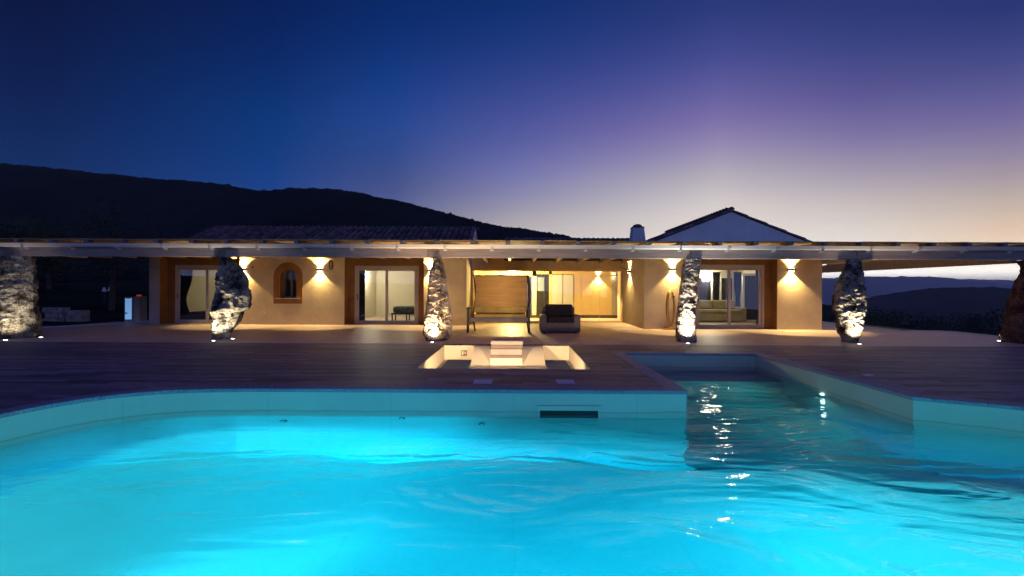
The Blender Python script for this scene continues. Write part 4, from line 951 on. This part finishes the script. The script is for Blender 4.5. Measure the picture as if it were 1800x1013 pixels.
# ------------------------------------------------------------ curtains and furniture indoors
def curtain(xa, xb, y, ztop, label, mat_=CURT, tie=None, group='curtains at the sliding doors', zb=0.03):
    t = thing('curtain', label, 'curtain', ((xa+xb)/2, y, zb), group); m = MB(); nu, nv_ = 28, 24; th = 0.012
    for j in range(nv_+1):
        z = zb+(ztop-zb)*j/nv_; s = 1.0; c = (xa+xb)/2
        if tie:
            q = (z-0.95)/0.9; w = math.exp(-q*q*2.2); s = 1-tie[0]*w; c += tie[1]*w
        for i in range(nu+1):
            u = i/nu-0.5; x = c+u*(xb-xa)*s; yy = y+0.03*math.sin(i*1.6+0.3*math.sin(j*0.2))
            m.v += [(x, yy, z), (x, yy+th, z)]
    W_ = (nu+1)*2
    for j in range(nv_):
        for i in range(nu):
            a = j*W_+i*2; m.f += [(a, a+2, a+2+W_, a+W_), (a+1, a+1+W_, a+3+W_, a+3)]
    m.build('cloth', mat_, t, smooth=True); MB().tube([(xa-0.05, y, ztop+0.01), (xb+0.05, y, ztop+0.01)], 0.015, 6).build('rail', DARKM, t)
curtain(X(309, 18.9), X(336, 18.9), 18.9, 2.33, 'dark tied curtain at the left edge of the leftmost sliding door', tie=(0.45, -0.12))
curtain(X(628, 18.9), X(641, 18.9), 18.9, 2.33, 'narrow dark curtain at the left edge of the bedroom door')
curtain(X(1327, 17.8), X(1338, 17.8), 17.8, 2.37, 'dark tied curtain at the right edge of the living room door', tie=(0.55, 0.10))
curtain(X(1289, 22.1), X(1303, 22.1), 22.1, 2.3, 'blue tied curtain by the far window of the living room', CURTB, tie=(0.45, 0), zb=0.5)
curtain(X(1252, 22.1), X(1265, 22.1), 22.1, 2.3, 'dark curtain behind the beige sofa in the living room', CURT, tie=(0.2, 0), zb=0.6)
# sofa
sx0, sx1 = 7.0, X(1302, 20.4); t = thing('sofa', 'long beige sofa inside the living room on the right', 'sofa', ((sx0+sx1)/2, 20.8, 0))
box(sx0, 20.3, 0.06, sx1, 21.2, 0.42).build('base', SOFA, t, bevel=0.04, seg=3)
w_ = (sx1-sx0)/3
for k in range(3):
    box(sx0+k*w_+0.01, 20.27, 0.42, sx0+(k+1)*w_-0.01, 20.95, 0.58).build('seat_cushion', SOFA, t, bevel=0.05, seg=3); box(sx0+k*w_+0.01, 20.9, 0.58, sx0+(k+1)*w_-0.01, 21.15, 0.98).build('back_cushion', SOFA, t, bevel=0.06, seg=3)
box(sx1-0.02, 20.3, 0.06, sx1+0.2, 21.2, 0.68).build('arm', SOFA, t, bevel=0.05, seg=3)
# far window of living room and glazed inner door
def framed(name, x0, x1, y, z0, z1, label, cat, w=0.06, pane=BLACK):
    t = thing(name, label, cat, ((x0+x1)/2, y, z0)); m = MB(); m.box(x0, y-0.05, z0, x0+w, y, z1); m.box(x1-w, y-0.05, z0, x1, y, z1); m.box(x0+w, y-0.05, z1-w, x1-w, y, z1); m.box(x0+w, y-0.05, z0, x1-w, y, z0+w)
    m.build('frame', WHITED, t); box(x0+w, y-0.03, z0+w, x1-w, y-0.01, z1-w).build('pane', pane, t)
DARKG = pmat('night_glass', (0.015, 0.014, 0.022), 0.05, 0.0, 1)
framed('inner_window', X(1226, 22.3), X(1252, 22.3), 22.39, 0.75, 2.1, 'dark window on the far wall of the living room', 'window', pane=DARKG)
framed('inner_window', X(1266, 22.3), X(1289, 22.3), 22.39, 0.9, 2.1, 'second dark window behind the living room sofa', 'window', pane=DARKG)
framed('glazed_door', X(1303, 20.5), X(1336, 20.5), 20.5, 0.02, 2.2, 'white framed glass door standing open in the living room', 'door', 0.1, DARKG)
# bench in bedroom
bx0, bx1 = X(690, 20.4), X(742, 20.4); t = thing('bench', 'dark bench with grey blanket in the bedroom behind the second sliding door', 'bench', ((bx0+bx1)/2, 20.4, 0))
box(bx0, 20.1, 0.30, bx1, 20.75, 0.37).build('seat', DARKW, t, bevel=0.01)
for lx in (bx0+0.03, (bx0+bx1)/2, bx1-0.08):
    for ly in (20.12, 20.68): box(lx, ly, 0.012, lx+0.05, ly+0.05, 0.30).build('leg', DARKW, t)
box(bx0+0.08, 20.08, 0.37, bx1-0.02, 20.73, 0.66).build('blanket', THROW, t, bevel=0.10, seg=4)
# dark bed and chair in first room
t = thing('bed', 'low black bed inside the leftmost room', 'bed', (-13.0, 20.0, 0)); box(-13.9, 19.2, 0.1, -11.6, 21.4, 0.42).build('mattress', CUSHD, t, bevel=0.05, seg=3); box(-13.9, 19.2, 0.012, -11.6, 21.4, 0.10).build('frame', DARKW, t)
cxx = X(350, 21.8); t = thing('chair', 'dark upholstered chair against the wall of the leftmost room', 'chair', (cxx, 21.8, 0))
box(cxx-0.3, 21.5, 0.30, cxx+0.5, 22.1, 0.55).build('seat', DARKW, t, bevel=0.04); box(cxx-0.3, 22.0, 0.5, cxx+0.5, 22.14, 1.05).build('backrest', DARKW, t, bevel=0.04)
for lx in (cxx-0.28, cxx+0.42):
    for ly in (21.53, 22.05): box(lx, ly, 0.012, lx+0.06, ly+0.05, 0.3).build('leg', DARKW, t)

# ------------------------------------------------------------ garden on the left
d = 20.2; t = thing('outdoor_cabinet', 'glowing pale blue door panel beside a brown cabinet at the dark garden edge', 'cabinet', (X(230, d), d, 0))
zz0 = gz(X(230, d), d)
box(X(217, d), d-0.02, zz0, X(231, d), d+0.4, 1.5+(503.5-522)/800*d).build('body', CABD, t); box(X(218.5, d), d-0.05, 0.03, X(230, d), d-0.021, 1.5+(503.5-524)/800*d).build('door', CABB, t, bevel=0.01)
box(X(231.5, d), d, zz0, X(243, d), d+0.4, 1.5+(503.5-521)/800*d).build('side_cabinet', CABD, t); box(X(234, d), d+0.1, 1.5+(503.5-521)/800*d, X(240, d), d+0.2, 1.5+(503.5-518.5)/800*d).build('glowing_red_cap', REDL, t)
for px in (222.3, 226.3): MB().tube([(X(px, d), d-0.05, 0.98), (X(px, d), d-0.07, 0.98)], 0.035, 8).build('knob', DARKM, t)
box(X(219.5, d), d-0.07, 0.28, X(223, d), d-0.05, 0.33).build('handle', DARKM, t)
for (pa_, pb, yt, yb2, lb) in ((70, 110, 541, 562, 'larger pale stone block at the left garden edge'), (111, 145, 546, 562, 'smaller pale stone block at the left garden edge')):
    d2 = 20.6; xa, xb = X(pa_, d2), X(pb, d2)-0.06; z1 = 1.5+(503-yt)/800*d2
    t = thing('stone_block', lb, 'stone wall', ((xa+xb)/2, d2, 0), 'low stone walls in the garden')
    rows = 2 if z1 < 0.5 else 3; zz = gz(xa, d2)-0.1; hh = (z1-zz)/rows
    for r in range(rows):
        x = xa+(0.1 if r % 2 else 0); 
        while x < xb-0.05:
            w = random.uniform(0.22, 0.4); o = box(x, d2+random.uniform(-0.03, 0.03), zz+r*hh, min(x+w-0.012, xb), d2+0.35, zz+(r+1)*hh-0.01).build('stone', STONEB, t, bevel=0.02); x += w
for i, (px, py, lb) in enumerate(((180, 509, 'left of two small pale posts far off in the dark garden'), (190, 508, 'right of two small pale posts far off in the dark garden'))):
    d3 = 32; x = X(px, d3); z = 1.5+(503.3-py)/800*d3; t = thing('garden_post', lb, 'post', (x, d3, gz(x, d3)), 'small pale posts in the garden')
    MB().lathe((x, d3, gz(x, d3)-0.1), [(0.03, 0), (0.03, z-gz(x, d3)-0.05)], 8).build('stem', CABD, t); MB().lathe((x, d3, z-0.15), [(0.13, 0), (0.10, 0.15), (0.04, 0.3)], 10).build('head', SOCK, t)

# trees
def tree_proto(seed, h, r, conical=False):
    rnd = random.Random(seed); t = thing('tree', 'x', 'tree', (0, 0, 0))
    tm = MB(); tm.tube([(0, 0, -0.3), (0.05*h/4, 0, h*0.3), (0.1, 0.05, h*0.6), (0.05, 0, h*0.9)], [0.05*h*0.5, 0.035*h*0.5, 0.02*h*0.5, 0.01], 8)
    for k in range(7):
        a = k*2.4; z = h*(0.3+0.07*k); tm.tube([(0.05, 0, z), (math.cos(a)*r*0.4, math.sin(a)*r*0.4, z+h*0.1), (math.cos(a)*r*0.75, math.sin(a)*r*0.75, z+h*0.16)], [0.02*h*0.3, 0.012*h*0.3, 0.006], 5)
    tm.build('trunk', BARK, t)
    c = MB(); lumps = [(rnd.uniform(-.6, .6)*r, rnd.uniform(-.6, .6)*r, h*rnd.uniform(0.4, 0.92), r*rnd.uniform(0.25, 0.5)) for _ in range(22)]
    for (lx, ly, lz, lr_) in lumps:
        for _ in range(110):
            v = Vector((rnd.gauss(0, 1), rnd.gauss(0, 1), rnd.gauss(0, 1))).normalized()*lr_*rnd.uniform(0.55, 1.08); v.z *= 0.8
            p = Vector((lx, ly, lz))+v; s = rnd.uniform(0.05, 0.11)*(h/5); u = Vector((rnd.gauss(0, 1), rnd.gauss(0, 1), rnd.gauss(0, 1))).normalized(); w = u.orthogonal().normalized()
            c.add([p-u*s, p+w*s*0.6, p+u*s, p-w*s*0.6], [(0, 1, 2, 3)])
    c.build('crown', LEAF, t); return t
protos = [tree_proto(11, 5.5, 2.4), tree_proto(12, 4.5, 2.6), tree_proto(13, 7.0, 2.8)]
spots = [(19.5, 26, 0, 0.75, 'tree close behind the right corner of the house'), (22, 31, 1, .9, 'low tree between the house corner and the mottled stone'), (27, 36, 2, .75, 'rounded dark tree beyond the terrace, behind the mottled stone'), (33, 40, 0, 1, 'dark tree just right of the mottled stone'), (38, 42, 1, 1.2, 'wide dark tree in the gap beyond the terrace'), (46, 45, 2, .9, 'tall dark tree in the gap beyond the terrace'), (45, 38, 1, 1.0, 'dark tree left of the reddish stone'), (55, 48, 0, 1.3, 'dark tree far behind the reddish stone'), (30, 30, 1, .8, 'small dark tree at the drop below the terrace'),
         (-24, 27, 2, 1.0, 'dim tree left behind the pale blue cabinet'), (-31, 29, 0, 0.9, 'dim tree behind the low stone blocks'), (-37, 36, 2, 0.85, 'tall dim tree above the left end of the pergola'), (-28, 38, 1, 1.2, 'wide dim tree on the slope above the pergola'), (-20, 33, 0, 1.0, 'dim tree left of the main tiled roof'), (-46, 42, 2, 0.9, 'dim tree at the left edge of the picture')]
used = set()
for (x, y, pi_, s, lb) in spots:
    o = protos[pi_] if pi_ not in used else copy_tree(protos[pi_]); used.add(pi_)
    top = None; z = gz(x, y)-0.2
    if x > 0: z = min(z, 1.5-y*0.052-[5.5, 4.5, 7.0][pi_]*s*0.95)
    o.location = (x, y, z); o.scale = (s, s, s); o.rotation_euler.z = random.uniform(0, 6); tag(o, lb, 'tree', 'dark trees round the house')

# ------------------------------------------------------------ hills
def hill(name, prof, D, Wd, mat_, tree=1.5, seed=0, nx=520, nyy=46, base=-60, pmin=-700, pmax=2500):
    prof = sorted(prof)
    def hy(px):
        if px <= prof[0][0]: return prof[0][1]
        for (a, ya), (b, yb) in zip(prof[:-1], prof[1:]):
            if a <= px <= b: s = (px-a)/(b-a); return ya+(yb-ya)*s
        return prof[-1][1]
    def hs(px): return sum(hy(px+o) for o in (-14, -7, 0, 7, 14))/5
    m = MB()
    for j in range(nyy+1):
        v = j/nyy*2-1; f = (0.5+0.5*math.cos(math.pi*v))**0.9; y = D+Wd*v
        for i in range(nx+1):
            px = pmin+(pmax-pmin)*i/nx; x = X(px, D); ztop = 1.5+(HOR(px)-hs(px))/800*D
            z = base+(ztop-base)*f+noise.fractal(Vector((x, y, seed*50))/(Wd*0.3), 1, 2, 4)*min(Wd*0.05, 20)*(1-f)
            z += tree*(1.1*noise.noise(Vector((x, y, seed))/(tree*4))+1.2*abs(noise.noise(Vector((x, y, seed))/(tree*1.6)))+0.7*noise.noise(Vector((x, y, seed+9))/(tree*0.7))-1.3)
            m.v.append((x, y, z))
    q = nx+1; m.f = [(j*q+i, j*q+i+1, (j+1)*q+i+1, (j+1)*q+i) for j in range(nyy) for i in range(nx)]
    return tag(m.build(name, mat_, smooth=True), kind='structure')
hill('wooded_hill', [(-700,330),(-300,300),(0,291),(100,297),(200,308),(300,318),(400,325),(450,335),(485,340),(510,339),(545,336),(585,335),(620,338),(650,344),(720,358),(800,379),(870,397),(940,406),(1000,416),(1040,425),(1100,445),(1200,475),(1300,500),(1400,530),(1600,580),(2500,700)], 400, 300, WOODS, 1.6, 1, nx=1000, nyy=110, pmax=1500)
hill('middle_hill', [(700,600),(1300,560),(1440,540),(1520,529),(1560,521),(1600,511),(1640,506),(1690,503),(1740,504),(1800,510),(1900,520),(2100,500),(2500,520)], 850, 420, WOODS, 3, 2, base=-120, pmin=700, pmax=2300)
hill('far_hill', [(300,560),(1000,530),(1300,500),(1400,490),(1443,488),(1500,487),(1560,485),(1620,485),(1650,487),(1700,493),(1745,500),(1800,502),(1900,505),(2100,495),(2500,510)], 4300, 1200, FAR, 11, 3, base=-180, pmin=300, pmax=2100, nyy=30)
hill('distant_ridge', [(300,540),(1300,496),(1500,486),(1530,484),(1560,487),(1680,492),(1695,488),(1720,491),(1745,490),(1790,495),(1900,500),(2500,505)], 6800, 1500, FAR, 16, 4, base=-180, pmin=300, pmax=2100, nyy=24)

# ------------------------------------------------------------ evening haze
hz = bpy.data.materials.new('haze'); hz.use_nodes = True; t_ = hz.node_tree; t_.nodes.remove(t_.nodes['Principled BSDF'])
pv = t_.nodes.new('ShaderNodeVolumePrincipled'); pv.inputs['Color'].default_value = (0.85, 0.88, 1.0, 1); pv.inputs['Density'].default_value = HAZE_D
t_.links.new(pv.outputs[0], t_.nodes['Material Output'].inputs['Volume'])
tag(box(-7000, -3200, -215, 10600, 9000, 200).build('haze', hz), kind='stuff')
